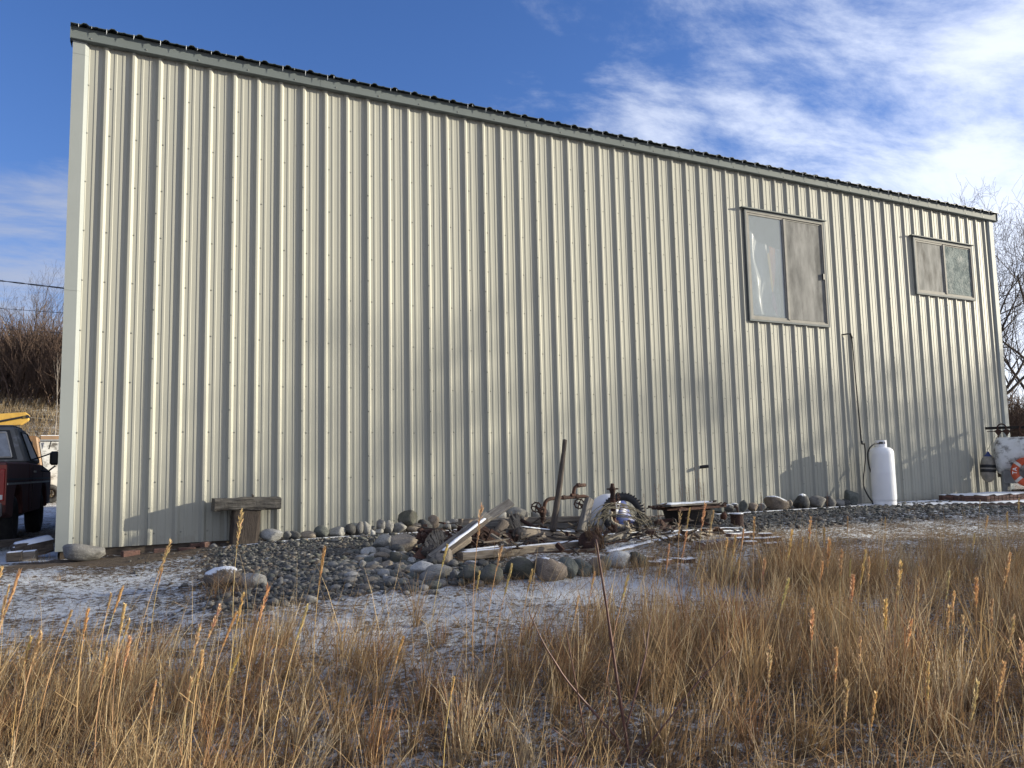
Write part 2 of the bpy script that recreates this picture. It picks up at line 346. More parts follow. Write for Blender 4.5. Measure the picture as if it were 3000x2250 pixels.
# ------------------------------------------------------------------ ground
def ground_material():
    m = bpy.data.materials.new('ground_turf_snow'); m.use_nodes = True; nt = m.node_tree; N = nt.nodes; L = nt.links
    bs = N['Principled BSDF']; bs.inputs['Roughness'].default_value = .9; bs.inputs['Specular IOR Level'].default_value = .25
    tc = N.new('ShaderNodeTexCoord'); co = tc.outputs['Object']
    at = N.new('ShaderNodeAttribute'); at.attribute_name = 'Zone'; sp = N.new('ShaderNodeSeparateColor'); L.new(at.outputs['Color'], sp.inputs[0])
    def nz(s, d, r=.6, st=None):
        n = N.new('ShaderNodeTexNoise'); n.inputs['Scale'].default_value = s; n.inputs['Detail'].default_value = d; n.inputs['Roughness'].default_value = r
        if st:
            mp = N.new('ShaderNodeMapping'); mp.inputs['Scale'].default_value = st; L.new(co, mp.inputs[0]); L.new(mp.outputs[0], n.inputs[0])
        else: L.new(co, n.inputs[0])
        return n.outputs[0]
    def rg(s, a, b, c=0., d=1.):
        r = N.new('ShaderNodeMapRange'); L.new(s, r.inputs[0])
        for i, v in enumerate((a, b, c, d)): r.inputs[i+1].default_value = v
        return r.outputs[0]
    def mix(f, a, b):
        x = N.new('ShaderNodeMixRGB')
        for i, v in ((0, f), (1, a), (2, b)):
            if isinstance(v, tuple): x.inputs[i].default_value = (*v, 1)
            else: L.new(v, x.inputs[i])
        return x.outputs[0]
    def mth(op, a, b):
        n = N.new('ShaderNodeMath'); n.operation = op
        for i, v in ((0, a), (1, b)):
            if isinstance(v, (int, float)): n.inputs[i].default_value = v
            else: L.new(v, n.inputs[i])
        return n.outputs[0]
    turf = mix(rg(nz(9, 8, .7), .38, .62), (.07, .052, .038), (.20, .145, .092))
    turf = mix(rg(nz(2.0, 5), .45, .65), turf, (.13, .085, .055))
    dirt = mix(rg(nz(30, 6), .35, .65), (.085, .066, .05), (.165, .13, .10))
    grav = mix(rg(nz(26, 5, .75), .38, .62), (.045, .047, .047), (.17, .17, .165))
    c = mix(sp.outputs[2], turf, dirt); c = mix(sp.outputs[1], c, grav)
    # thin patchy snow lying between the stems; grain from fine noise, extent from coarse noise and the zone
    sn = mth('ADD', mth('ADD', mth('MULTIPLY', nz(17, 9, .80, (1, 1.3, 1)), 1.15), mth('MULTIPLY', nz(2.2, 6, .65), .40)), sp.outputs[0])
    sf = rg(sn, 1.015, 1.105)
    c = mix(sf, c, (.72, .755, .81))
    L.new(c, bs.inputs['Base Color'])
    h = mth('ADD', mth('ADD', mth('MULTIPLY', nz(38, 8, .75), 1.0), mth('MULTIPLY', nz(7, 4), .8)), mth('MULTIPLY', sf, .25))
    b = N.new('ShaderNodeBump'); b.inputs['Strength'].default_value = .9; b.inputs['Distance'].default_value = .05; L.new(h, b.inputs['Height']); L.new(b.outputs[0], bs.inputs['Normal'])
    return m
def blob(x, y, cx, cy, rx, ry): return np.exp(-(((x-cx)/rx)**2+((y-cy)/ry)**2))
def gravel_mask(x, y):
    a = sm((x-0.75-0.30*(y+3.0)*0.35)/0.45)*sm((4.1-x+0.0)/0.8)*sm((y+4.25-0.0*x)/0.45)*sm((-0.15-y)/0.2)
    a = a*sm((y+4.25+np.clip(1.3-x, 0, 2)*1.2)/0.5)
    r = sm((x-6.9)/0.8)*sm((y+2.75+0.02*(x-8))/0.7)*sm((24-x)/4)*sm((-0.2-y)/.2)
    return np.clip(np.maximum(a, r), 0, 1)
def make_ground():
    def axis(lo, hi, a, b, st):
        k = np.arange(a, b, st); l = a-np.geomspace(st, a-lo, 26)[::-1]; h = b+np.geomspace(st, hi-b, 26); return np.concatenate([l, k, h])
    xs = axis(-500, 500, -3, 18.5, .07); ys = axis(-400, 600, -11.6, 1.2, .07)
    X, Y = np.meshgrid(xs, ys); Zz = zg(X, Y)
    near = ((X > -3) & (X < 18.5) & (Y > -11.6) & (Y < 1.2))
    Zz = Zz + near*RNG.normal(0, .006, X.shape)
    V = np.stack([X, Y, Zz], -1).reshape(-1, 3); nx = len(xs); ny = len(ys)
    i = np.arange(nx*ny).reshape(ny, nx); T = np.stack([i[:-1, :-1], i[:-1, 1:], i[1:, 1:], i[1:, :-1]], -1).reshape(-1, 4)
    x, y = V[:, 0], V[:, 1]
    s = 0.225 + .13*blob(x, y, 3.0, -4.9, 2.4, 1.0) + .09*blob(x, y, 4.8, -4.6, 1.3, .7) + .10*blob(x, y, -0.7, -2.6, 2.1, 1.4) + .30*blob(x, y, -0.9, 0.6, .6, 1.3) \
        + .10*blob(x, y, 6.6, -5.2, 2.0, .8) + .13*blob(x, y, 12.5, -1.9, 3, .7) + .05*blob(x, y, 1.2, -6.5, 1.6, 1.2) + .10*blob(x, y, 5, -2.0, 2.5, 1.2) + .25*blob(x, y, -8, 14, 8, 8)
    d = sm((-0.05-y)/.05)*sm((y+1.05+.15*np.sin(5*x))/.5)*sm((1.9-x)/.5)*sm((x+1.2)/.6)
    g = gravel_mask(x, y)
    s = s - .26*d - .20*g*sm((6.5-x)/1.5) - .06*g
    z = np.stack([s, g, d, np.ones_like(s)], -1).astype(np.float32)
    me = np_mesh('ground', V, T, ground_material(), None, True)
    a = me.data.color_attributes.new('Zone', 'FLOAT_COLOR', 'POINT'); a.data.foreach_set('color', z.ravel())
    tag(me, 'rough ground of dead turf, gravel and thin patchy snow', 'ground', kind='structure')
make_ground()

# ------------------------------------------------------------------ the metal building
S = .3048; XL, XR, H, DEP = -.419, 17.904, 6.139, 12.0
bld = empty('metal_building', (XL, 0, 0), 'long beige ribbed metal building with grey eave trim and two windows', 'building')
def rib_breaks(kind=0):
    out = []
    for k in range(-2, 61):
        b = S*k
        out += [(b-.095, 0), (b-.061, -.032), (b-.035, -.032), (b-.004, 0)]
        for a in (.043, .137):
            out += [(b-.004+a, 0), (b-.004+a+.006, -.0045), (b-.004+a+.031, -.0045), (b-.004+a+.037, 0)]
    return out
BR = rib_breaks()
def yat(x):
    for (x0, y0), (x1, y1) in zip(BR, BR[1:]):
        if x0 <= x <= x1: return y0+(y1-y0)*(x-x0)/(x1-x0) if x1 > x0 else y0
    return 0
WINS = [(10.395, 12.445, 3.375, 5.455), (15.085, 17.06, 4.245, 5.475)]
j = -1
while True:
    x0 = S*(2+3*j)-.047; x1 = x0+3*S; j += 1
    if x0 > XR-.06: break
    a = max(x0, XL+.06); b = min(x1, XR-.06)
    xs = sorted({a, b} | {q[0] for q in BR if a < q[0] < b} | {w for W in WINS for w in W[:2] if a < w < b})
    mb = MB(); mbt = MB(); W0, W1 = next(((W[0]-.001, W[1]+.001) for W in WINS if W[0]-.001 < a and b < W[1]+.001), (99, -99))
    for p, q in zip(xs, xs[1:]):
        mid = (p+q)/2; zr = [(0.0, 6.28)]
        for W in WINS:
            if W[0] < mid < W[1]: zr = [(0.0, W[2]), (W[3], 6.28)]
        for (za, zb) in zr:
            yp, yq = yat(p), yat(q)
            (mbt if za > 1 and a > W0 and b < W1 else mb).add([(p, yp, za), (q, yq, za), (q, yq, zb), (p, yp, zb)], [(0, 1, 2, 3)])
    build('wall_panel', mb, WALL, bld); build('lap_edge', MB().box((x0-.018, -.0335, 3.05), (.0035, .003, 6.1)), TRIM, bld) if not any(W[0] < x0-.02 < W[1] for W in WINS) else None
    if mbt.v: build('wall_panel', mbt, WALL, bld)
# screws: rows on the flats beside each rib, and a column on every lap rib
mb = MB()
def screw(x, y, z, r=.0085):
    n = 6; vs = [(x+1.25*r*math.cos(i*math.pi/3), y-.001, z+1.25*r*math.sin(i*math.pi/3)) for i in range(n)]+[(x+.8*r*math.cos(i*math.pi/3), y-.0075, z+.8*r*math.sin(i*math.pi/3)) for i in range(n)]
    mb.add(vs, [(i, (i+1) % n, (i+1) % n+n, i+n) for i in range(n)]+[tuple(range(n, 2*n))])
def inwin(x, z): return any(W[0]-.06 < x < W[1]+.06 and W[2]-.06 < z < W[3]+.06 for W in WINS)
for k in range(0, 59):
    for n in range(10):
        z = .135+.61*n+random.uniform(-.008, .008); x = S*k+.012+random.uniform(-.004, .004)
        if not inwin(x, z): screw(x, 0, z)
    if k % 3 == 2:
        for n in range(9):
            z = .43+.61*n+random.uniform(-.01, .01); x = S*k-.052
            if not inwin(x, z): screw(x, -.032, z)
MBS = mb
# corner trims, in two lapped lengths each
for xc, sg in ((XL, 1), (XR, -1)):
    for (za, zb, pr) in ((-.015, 3.06, 0), (3.04, 6.0, .003), (5.98, 6.2, .0055)):
        w = .135
        poly = [(xc, .10), (xc, -.046-pr), (xc+sg*w, -.046-pr), (xc+sg*(w+.042), -.012-pr), (xc+sg*(w+.042), -.006-pr), (xc+sg*(w-.005), -.040-pr), (xc+sg*.004, -.040-pr), (xc+sg*.004, .10)]
        m2 = MB(); m2.prism(poly, 'z', za, zb); build('corner_trim', m2, CORNER, bld)
for n in range(10):
    z = .13+.61*n; screw(XL+.181, -.012, z, .009)
# sill beam under the sheets, other walls, inside floor
build('sill_beam', MB().box(((XL+XR)/2, .075, -.11), (XR-XL-.1, .10, .26)), DARKWOOD, bld)
RID = 7.75
for xe in (XL+.03, XR-.03):
    mbe = MB(); mbe.add([(xe, .02, -.2), (xe, DEP, -.2), (xe, DEP, 6.28), (xe, DEP/2, RID), (xe, .02, 6.28)], [(0, 1, 2, 3, 4)]); build('end_wall', mbe, WALL, bld)
build('back_wall', MB().box(((XL+XR)/2, DEP, 3.0), (XR-XL-.06, .04, 6.5)), WALL, bld)
# eave trim in 3.05 m lengths
x = XL-.025; n = 0
while x < XR+.10:
    x1 = min(x+3.05, XR+.11); p = .0015*(n % 2)
    poly = [(-.030, H), (-.098-p, 6.146), (-.102-p, 6.152), (-.089-p, 6.163), (-.089-p, 6.306), (-.03, 6.306)]
    o = build('eave_trim', MB().prism([(a_, b_) for a_, b_ in poly], 'x', x, x1), TRIM, bld)
    xx = x+.22
    while xx < x1: screw(xx, -.089-p, 6.185, .009); xx += .62
    x = x1; n += 1
o = build('screws', MBS, SCREW, bld); tag(o, kind='stuff')
# closed end of the eave box at both ends
for xe in (XL-.028, XR+.112):
    build('eave_end_cap', MB().prism([(-.104, 6.14), (-.104, 6.335), (.6, 6.505), (.6, 6.36), (.0, 6.14)], 'x', xe-.004, xe+.004), TRIM, bld)
# roof sheets
x = XL-.03; roof_ribs = []
SL = (RID-6.28)/(DEP/2)
while x < XR+.1:
    x1 = min(x+3*S, XR+.115); mb = MB(); pts = [(x, .002)]
    for k in range(3):
        c = x+.155+k*S
        if c+.05 < x1:
            pts += [(c-.048, 0), (c-.018, .025), (c+.018, .025), (c+.048, 0)]; roof_ribs.append(c)
            if c+.2 < x1: pts += [(c+.10, 0), (c+.115, .006), (c+.135, .006), (c+.15, 0)]
    pts.append((x1, .002)); ya, yb = -.168, DEP/2
    for (p, hp), (q, hq) in zip(pts, pts[1:]):
        if q-p < 1e-6: continue
        za, zb = 6.314+(ya+.135)*SL, 6.314+(yb+.135)*SL
        mb.add([(p, ya, za+hp), (q, ya, za+hq), (q, yb, zb+hq), (p, yb, zb+hp), (p, ya, za+hp-.006), (q, ya, za+hq-.006), (q, yb, zb+hq-.006), (p, yb, zb+hp-.006)], [(0, 1, 2, 3), (7, 6, 5, 4), (0, 4, 5, 1)])
    o = build('roof_panel', mb, ROOF, bld); x = x1
mb = MB().add([(XL-.03, DEP/2, 6.314+(DEP/2+.135)*SL), (XR+.115, DEP/2, 6.314+(DEP/2+.135)*SL), (XR+.115, DEP+.1, 6.3), (XL-.03, DEP+.1, 6.3)], [(0, 1, 2, 3)])
build('back_roof', mb, ROOF, bld)
NI = 0
ICE = glassy('icicle_ice', (.86, .90, .95), .62, .08)
for i, c in enumerate(roof_ribs):
    for dx, sc in ((-.07, 1.0), (random.uniform(-.01, .12), .45)):
        if sc < 1 and random.random() < .6: continue
        l = random.uniform(.04, .085)*sc; xx = c+dx; r = random.uniform(.0035, .0055)
        mb = MB().tube([(xx, -.163, 6.310), (xx+.002, -.163, 6.310-l*.4), (xx+random.uniform(-.004, .004), -.163, 6.310-l)], [r, r*.75, .0008], 6)
        o = build('icicle', mb, ICE); NI += 1; tag(o, 'small clear icicle hanging from the roof edge, %s from the left' % ORD[NI-1], 'icicle', 'icicles along the eave')
# windows
SHEET = mat('plastic_sheet', (.52, .57, .60), (.80, .84, .86), scale=2.6, rough=.3, transl=.15)
FABR = mat('orange_cloth', (.50, .22, .10), (.24, .16, .22), scale=3.5, rough=.8)
FABY = mat('yellow_cloth', (.56, .42, .18), rough=.8); FABP = mat('purple_cloth', (.15, .09, .20), rough=.8)
GL = glassy('window_glass', (.36, .40, .42), .42, .05)
SCR = mat('dusty_insect_screen', (.17, .17, .166), (.30, .298, .288), scale=2.2, detail=9, rough=.95, spec=.05, stretch=(1.6, 1, .5), bump=.0, rust=(.10, .10, .098), rscale=1.6, rlo=.45, rhi=.68)
SCR2 = mat('dusty_insect_screen_fine', (.19, .19, .182), (.33, .328, .315), scale=3.0, detail=9, rough=.95, spec=.05, stretch=(2.0, 1, .5), rust=(.12, .115, .105), rscale=2, rlo=.48, rhi=.68)
FOIL = mat('frosted_pane', (.20, .235, .235), (.04, .065, .075), spec=.1, scale=3.2, detail=9, rough=.8, bump=.8, bscale=22, rust=(.26, .28, .275), rscale=5, rlo=.5, rhi=.7)
ROOM = mat('room_grey', (.55, .58, .60), (.42, .44, .46), scale=1.2, rough=.9)
WTRIM = mat('window_trim_grey', (.15, .165, .17), (.13, .142, .147), scale=4, rough=.7, spec=.12)
def ring(x0, x1, z0, z1, w, ya, yb):
    m = MB(); yc = (ya+yb)/2; d = abs(yb-ya)
    m.box(((x0+x1)/2, yc, z1-w/2), (x1-x0, d, w)); m.box(((x0+x1)/2, yc, z0+w/2), (x1-x0, d, w))
    m.box((x0+w/2, yc, (z0+z1)/2), (w, d, z1-z0-2*w)); m.box((x1-w/2, yc, (z0+z1)/2), (w, d, z1-z0-2*w)); return m
for wi, (x0, x1, z0, z1) in enumerate(WINS):
    xm = x0+(x1-x0)*(.48 if wi == 0 else .50)
    w = build('window', ring(x0, x1, z0, z1, .032, -.060, .03), WTRIM, bld)
    def P(nm, mb_, m_, **k): return build(nm, mb_, m_, w, **k)
    w_loc = parent_loc(w)
    P('hood', MB().box(((x0+x1)/2-.03, -.06, z1+.012), (x1-x0+.12, .085, .018)), TRIM)
    P('frame', ring(x0+.033, x1-.033, z0+.033, z1-.033, .030, -.058, .0), ALU)
    P('mullion', MB().box((xm, -.040, (z0+z1)/2), (.05, .045, z1-z0-.16)), ALU)
    for s, (a, b) in enumerate(((x0+.064, xm-.026), (xm+.026, x1-.064))):
        yy = -.036+.010*s
        P('sash', ring(a, b, z0+.064, z1-.064, .026 if s else .036, yy-.012, yy+.012), ALU)
    a, b = x0+.098, xm-.060; c, d = xm+.050, x1-.088; e, f = z0+.095, z1-.095
    if wi == 0:
        P('glass_pane', MB().box(((a+b)/2, -.034, (e+f)/2), (b-a, .005, f-e)), GL)
        P('insect_screen', MB().box(((c+d)/2, -.030, (e+f)/2), (d-c, .003, f-e)), SCR)
        # plastic sheet with folds hanging behind the pane
        m2 = MB(); nx, nz_ = 26, 22; vs = []; fs = []
        for iz in range(nz_+1):
            for ix in range(nx+1):
                s, t = ix/nx, iz/nz_; top = .80-.18*s+.10*abs(s-.45)
                vs.append((a+s*(b-a), .05+.03*math.sin(14*s+3*t)+.025*math.sin(5*s-9*t+1)+.02*abs(math.sin(9*(s-.25*t))), e+.06+t*(f-e)*top))
        for iz in range(nz_):
            for ix in range(nx): fs.append((iz*(nx+1)+ix, iz*(nx+1)+ix+1, (iz+1)*(nx+1)+ix+1, (iz+1)*(nx+1)+ix))
        m2.add(vs, fs); P('plastic_sheet', m2, SHEET, smooth=True)
        cx = a+(b-a)*.60
        for nm_, mt_, q in (('cloth', FABR, [(.02, .72), (.24, .70), (.22, .50), (.12, .30), (.08, .45)]), ('cloth', FABY, [(-.06, .62), (.02, .66), (.08, .44), (.10, .25), (.05, .25), (0, .45)]), ('cloth', FABP, [(.04, .26), (.11, .27), (.22, .02), (.17, .04), (.05, .12)])):
            m2 = MB().prism([(cx+q_[0]*.7, e+(f-e)*q_[1]) for q_ in q], 'y', -.012, -.006); P(nm_, m2, mt_)
        P('backing', MB().box(((x0+x1)/2, .45, (z0+z1)/2), (x1-x0+.6, .02, z1-z0+.6)), ROOM)
        P('latch', MB().box((x1-.10, -.055, z0+.98), (.03, .03, .11)), BLACK)
    else:
        P('insect_screen', MB().box(((a+b)/2, -.034, (e+f)/2), (b-a+.02, .003, f-e)), SCR2)
        P('frosted_pane', MB().box(((c+d)/2, -.030, (e+f)/2), (d-c, .005, f-e)), FOIL)
        P('backing', MB().box(((x0+x1)/2, .45, (z0+z1)/2), (x1-x0+.6, .02, z1-z0+.6)), ROOM)
# black stub of a vent pipe through the sheet, with a pale collar
p = px(2062, 1367, -.06)
vs_ = build('vent_stub', MB().tube([(p.x-.06, .01, p.z-.01), (p.x, -.09, p.z), (p.x+.05, -.12, p.z+.005)], [.028, .028, .026], 12), BLACK, bld, smooth=True, autos=40)
build('collar', MB().torus((p.x-.055, -.004, p.z-.01), .04, .01, (0, 1, 0), 16, 6), STEEL, vs_)

# gas line down the wall with an elbow at both ends
q = [px(2466, 981, -.02), px(2490, 977, -.075), px(2496, 985, -.075), px(2517, 1221, -.075), px(2524, 1296, -.075), px(2526, 1300, -.08), px(2534, 1300, -.10)]
gl = build('gas_pipe', MB().tube(q, .014, 8), BLACK, smooth=True); tag(gl, 'thin black gas pipe running down the wall beside the tall window', 'pipe')
build('elbow', MB().tube([q[1], (q[1]+q[2])/2, q[2]+Vector((0, 0, -.04))], .021, 8), BLACK, gl, smooth=True)
build('elbow', MB().tube([q[4]+Vector((0, 0, .03)), q[5], q[6]], .021, 8), BLACK, gl, smooth=True)
# ------------------------------------------------------------------ stones
def rock_mesh(seed, facets=0):
    rnd = random.Random(seed); bm = bmesh.new(); bmesh.ops.create_icosphere(bm, subdivisions=3, radius=.5)
    off = Vector((rnd.uniform(-50, 50), rnd.uniform(-50, 50), rnd.uniform(-50, 50)))
    planes = [(Vector((rnd.gauss(0, 1), rnd.gauss(0, 1), rnd.gauss(0, 1))).normalized(), rnd.uniform(.26, .40)) for _ in range(facets)]
    for v in bm.verts:
        d = v.co.normalized(); r = .5*(1+.17*mnoise.noise(d*1.3+off)+.07*mnoise.noise(d*3.1+off)+.025*mnoise.noise(d*7+off))
        p = d*r
        for n, k in planes:
            e = p.dot(n)-k
            if e > 0: p -= n*e*.93
        v.co = p
    lo = [min(v.co[i] for v in bm.verts) for i in range(3)]; hi = [max(v.co[i] for v in bm.verts) for i in range(3)]
    for v in bm.verts: v.co = Vector([(v.co[i]-lo[i])/(hi[i]-lo[i])-.5 for i in range(3)])
    me = bpy.data.meshes.new('stone_mesh'); bm.to_mesh(me); bm.free(); me.polygons.foreach_set('use_smooth', [True]*len(me.polygons)); return me
ROCKS = [rock_mesh(100+i, 1 if i < 4 else (5 if i < 8 else 13)) for i in range(12)]
for me in ROCKS: me.materials.append(rockmat('grey'))
def stone(base, w, h, d, pal, label, group, shape=None, rz=None, tilt=0.0, snow=0.0, sink=.10, name='stone', cat='stone'):
    """base: point on the ground under the stone's middle"""
    rnd = random.Random(int(base[0]*977+base[1]*131+w*1e4))
    k = shape if shape is not None else rnd.randrange(8)
    o = bpy.data.objects.new(name, ROCKS[k]); COL.objects.link(o)
    w *= 1.10; h *= 1.14
    o.scale = (w, d, h); o.rotation_euler = (rnd.uniform(-.06, .06), tilt, (rz if rz is not None else -YAW+rnd.uniform(-.2, .2)))
    o.location = (base[0], base[1], base[2]+h*(.5-sink))
    o.material_slots[0].link = 'OBJECT'; o.material_slots[0].material = rockmat(pal, snow)
    tag(o, label, cat, group); return o
SHP = lambda w, h: 'upright' if h > 1.15*w else ('flat oblong' if w > 2.0*h else ('oval' if w > 1.35*h else 'rounded'))
# row against the wall: (u centre, v centre, width, height, colour, snow, tilt)
ROWL = [(793, 1570, 62, 34, 'white'), (843, 1569, 24, 24, 'grey'), (860, 1571, 45, 25, 'dark'), (903, 1571, 42, 25, 'tan'), (942, 1561, 43, 35, 'green'), (987, 1560, 45, 28, 'light'),
 (1022, 1553, 37, 30, 'dark'), (1051, 1550, 26, 38, 'grey'), (1075, 1550, 23, 38, 'light'), (1092, 1549, 16, 14, 'dark'), (1116, 1541, 24, 32, 'grey'),
 (1139, 1546, 27, 36, 'light'), (1171, 1547, 38, 29, 'light'), (1213, 1547, 47, 27, 'tan'), (1247, 1541, 41, 34, 'dark'), (1271, 1532, 30, 38, 'brown'),
 (1309, 1542, 26, 26, 'light'), (1333, 1537, 43, 28, 'light'), (1461, 1513, 43, 32, 'light'), (1513, 1509, 55, 38, 'light'), (1539, 1508, 16, 18, 'grey'), (1570, 1509, 28, 18, 'light'), (1604, 1504, 16, 20, 'grey')]
for i, r in enumerate(ROWL):
    u, v, w, h, pal = r[:5]; Yb = -.30
    p = px(u, v+h/2, Yb); m_ = mpp(p)
    stone((p.x, Yb, p.z), w*m_, h*m_, min(w, h*1.2)*m_*.95, pal, '%s %s stone, %s from the left in the row against the wall' % (ROCKM[pal][3], SHP(w, h), ORD[i]), 'stones along the foot of the wall', sink=.02, tilt=(.25 if i == 7 else 0))
for (u, v, w, h, pal, txt) in [(1092, 1561, 14, 17, 'white', 'tiny whitish stone standing in front of the wall row'), (1111, 1558, 23, 15, 'light', 'small flat light grey stone in front of the wall row')]:
    p = px(u, v+h/2, -.42); m_ = mpp(p); stone((p.x, -.42, p.z), w*m_, h*m_, h*m_, pal, txt, 'stones along the foot of the wall', sink=.02)
p = px(1193, 1541, -.30); m_ = mpp(p)
stone((p.x, -.30, p.z), 52*m_, 42*m_, 42*m_, 'moss', 'dark mottled boulder balanced on top of two stones at the wall', 'stones along the foot of the wall', shape=5, sink=.0)
ROWR = [(2105, 1494, 30, 18, 'green', 0), (2137, 1489, 28, 20, 'dark', .28), (2152, 1482, 22, 14, 'grey', .4), (2180, 1484, 24, 32, 'green', 0), (2206, 1487, 32, 23, 'brown', 0), (2232, 1486, 23, 20, 'grey', .1), (2278, 1477, 67, 42, 'brown', .32),
 (2314, 1477, 16, 22, 'tan', 0), (2348, 1472, 44, 42, 'dark', .30), (2395, 1473, 54, 34, 'grey', 0), (2434, 1472, 33, 33, 'grey', .05), (2461, 1475, 26, 20, 'grey', 0), (2479, 1473, 23, 19, 'dark', 0), (2497, 1461, 36, 42, 'green', 0)]
for i, (u, v, w, h, pal, sn) in enumerate(ROWR):
    Yb = -.30; p = px(u, v+h/2, Yb); m_ = mpp(p)
    stone((p.x, Yb, p.z), w*m_, h*m_, min(w, h*1.2)*m_*.95, pal, '%s %s stone%s, %s along the wall right of the tub' % (ROCKM[pal][3], SHP(w, h), ' capped with snow' if sn > .2 else '', ORD[i]), 'stones along the wall near the gas cylinder', sink=.02, snow=sn, shape=(9 if i == 13 else None))
# the big stones by the left corner
p = px(244, 1642, -.30); m_ = mpp(p)
stone((p.x, -.30, p.z), 106*m_, 47*m_, .34, 'grey', 'large flat grey boulder at the left corner of the building', None, shape=6, sink=.03, name='boulder', cat='boulder', rz=-.15)
def gstone(u, v, w, h, pal, label, group, **k):
    """u, v centre of the stone in the picture, sitting on the ground"""
    g = pg(u, v+h*.42); m_ = mpp(g); dp = min(w, 1.25*h)*m_
    d = Vector((math.sin(YAW), math.cos(YAW), 0)); c = g+d*(dp*.35)
    return stone((c.x, c.y, g.z-.0), w*m_, h*m_*1.04, dp, pal, label, group, **k)
gstone(635, 1699, 100, 58, 'brown', 'angular brown block with a flat snow cap in front of the gravel', None, shape=10, snow=.50, name='boulder', cat='boulder')
gstone(699, 1708, 26, 26, 'brown', 'small brown stone between the snow-capped block and a grey stone', None)
gstone(739, 1708, 66, 42, 'light', 'rounded light grey stone right of the snow-capped block', None, shape=8)
PILE = [(1118, 1593, 58, 42, 'light'), (1181, 1599, 74, 52, 'tan'), (1158, 1612, 50, 28, 'dark'), (1077, 1619, 42, 25, 'white'), (1125, 1619, 38, 24, 'grey'), (1062, 1637, 46, 17, 'white'), (1079, 1643, 33, 19, 'green'), (1117, 1631, 46, 20, 'tan'),
 (1105, 1645, 25, 18, 'grey'), (1128, 1643, 20, 17, 'dark'), (1165, 1639, 52, 38, 'moss'), (1087, 1658, 39, 20, 'grey'), (1061, 1657, 19, 23, 'light'), (1035, 1661, 35, 12, 'green'), (1132, 1658, 33, 23, 'tan'), (1144, 1671, 31, 23, 'dark'), (1162, 1670, 21, 27, 'grey'),
 (1069, 1674, 41, 15, 'brown'), (1202, 1645, 27, 19, 'white'), (1236, 1671, 68, 40, 'white'), (1283, 1681, 74, 40, 'light'), (1257, 1696, 58, 31, 'grey'), (1266, 1717, 48, 24, 'green'), (1300, 1637, 47, 46, 'tan'), (1324, 1654, 32, 22, 'grey'), (1266, 1650, 31, 21, 'dark'),
 (1347, 1616, 25, 21, 'grey'), (1329, 1689, 24, 26, 'grey'), (1205, 1689, 36, 16, 'green'), (1183, 1702, 30, 15, 'grey'), (1100, 1676, 26, 14, 'light'), (1120, 1688, 22, 13, 'grey'), (1150, 1697, 26, 14, 'light'), (1049, 1686, 28, 12, 'grey'), (978, 1724, 34, 17, 'grey'), (961, 1700, 26, 13, 'light'),
 (1225, 1712, 30, 16, 'grey'), (1014, 1708, 26, 14, 'dark'), (908, 1757, 34, 20, 'light'), (1060, 1720, 30, 16, 'grey')]
for i, (u, v, w, h, pal) in enumerate(PILE):
    gstone(u, v, w, h, pal, '%s %s cobble, %s from the left in the heap beside the scrap' % (ROCKM[pal][3], SHP(w, h), ORD[sorted(range(len(PILE)), key=lambda q: PILE[q][0]).index(i)]), 'cobbles heaped beside the scrap', snow=(.12 if pal == 'moss' else 0), name='cobble')
RIM = [(1371, 1689, 66, 54, 'moss', 0), (1439, 1692, 64, 58, 'moss', 0), (1379, 1655, 42, 18, 'grey', .1), (1415, 1654, 30, 22, 'dark', 0), (1528, 1675, 90, 60, 'moss', 0), (1616, 1676, 92, 66, 'brown', .13), (1663, 1672, 66, 58, 'green', 0), (1708, 1669, 54, 47, 'green', 0),
 (1749, 1666, 46, 47, 'brown', 0), (1774, 1656, 38, 42, 'green', .04), (1817, 1646, 74, 48, 'white', 0), (1874, 1644, 49, 43, 'moss', 0), (1480, 1567, 42, 32, 'light', 0), (1404, 1712, 26, 18, 'tan', 0)]
for i, (u, v, w, h, pal, sn) in enumerate(RIM):
    gstone(u, v, w, h, pal, '%s %s boulder, %s from the left in the rim around the scrap heap' % (ROCKM[pal][3], SHP(w, h), ORD[sorted(range(len(RIM)), key=lambda q: RIM[q][0]).index(i)]), 'boulders rimming the scrap heap', snow=sn, name='boulder', cat='boulder')

# edging strips at the foot of the wall row
for i in range(9):
    u0 = 652+i*77; a = px(u0, 0, -.50); xa = 1.35+i*.60; xb = xa+.585
    za = Z(xa, -.5); zb = Z(xb, -.5)
    sm_ = MB(); dz = random.uniform(-.008, .008)
    sm_.add([(xa, -.545, za-.07), (xb, -.55, zb-.07), (xb, -.46, zb-.07), (xa, -.455, za-.07), (xa, -.545, za+.012+dz), (xb, -.55, zb+.012+dz), (xb, -.46, zb+.014+dz), (xa, -.455, za+.014+dz)], [(3, 2, 1, 0), (4, 5, 6, 7), (0, 1, 5, 4), (1, 2, 6, 5), (2, 3, 7, 6), (3, 0, 4, 7)])
    o = build('edging_kerb', sm_, mat('edging_red', (.15, .06, .045), (.09, .05, .04), scale=9, rough=.9, snow=.36), bevel=.006); tag(o, 'dull red edging length before the wall stones, %s from the timber stand' % ORD[i], 'edging', 'red edging at the wall')
for i in range(8):
    xa = 9.0+i*.5; xb = xa+.48; mb = MB().box(((xa+xb)/2, -.50, Z((xa+xb)/2, -.5)-.022), (xb-xa, .09, .07))
    o = build('edging_kerb', mb, mat('edging_grey', (.13, .10, .09), (.09, .08, .07), scale=9, rough=.9, snow=.75), bevel=.006); tag(o, 'snow dusted edging length before the stones, %s going towards the gas cylinder' % ORD[i], 'edging', 'snowy edging near the gas cylinder')

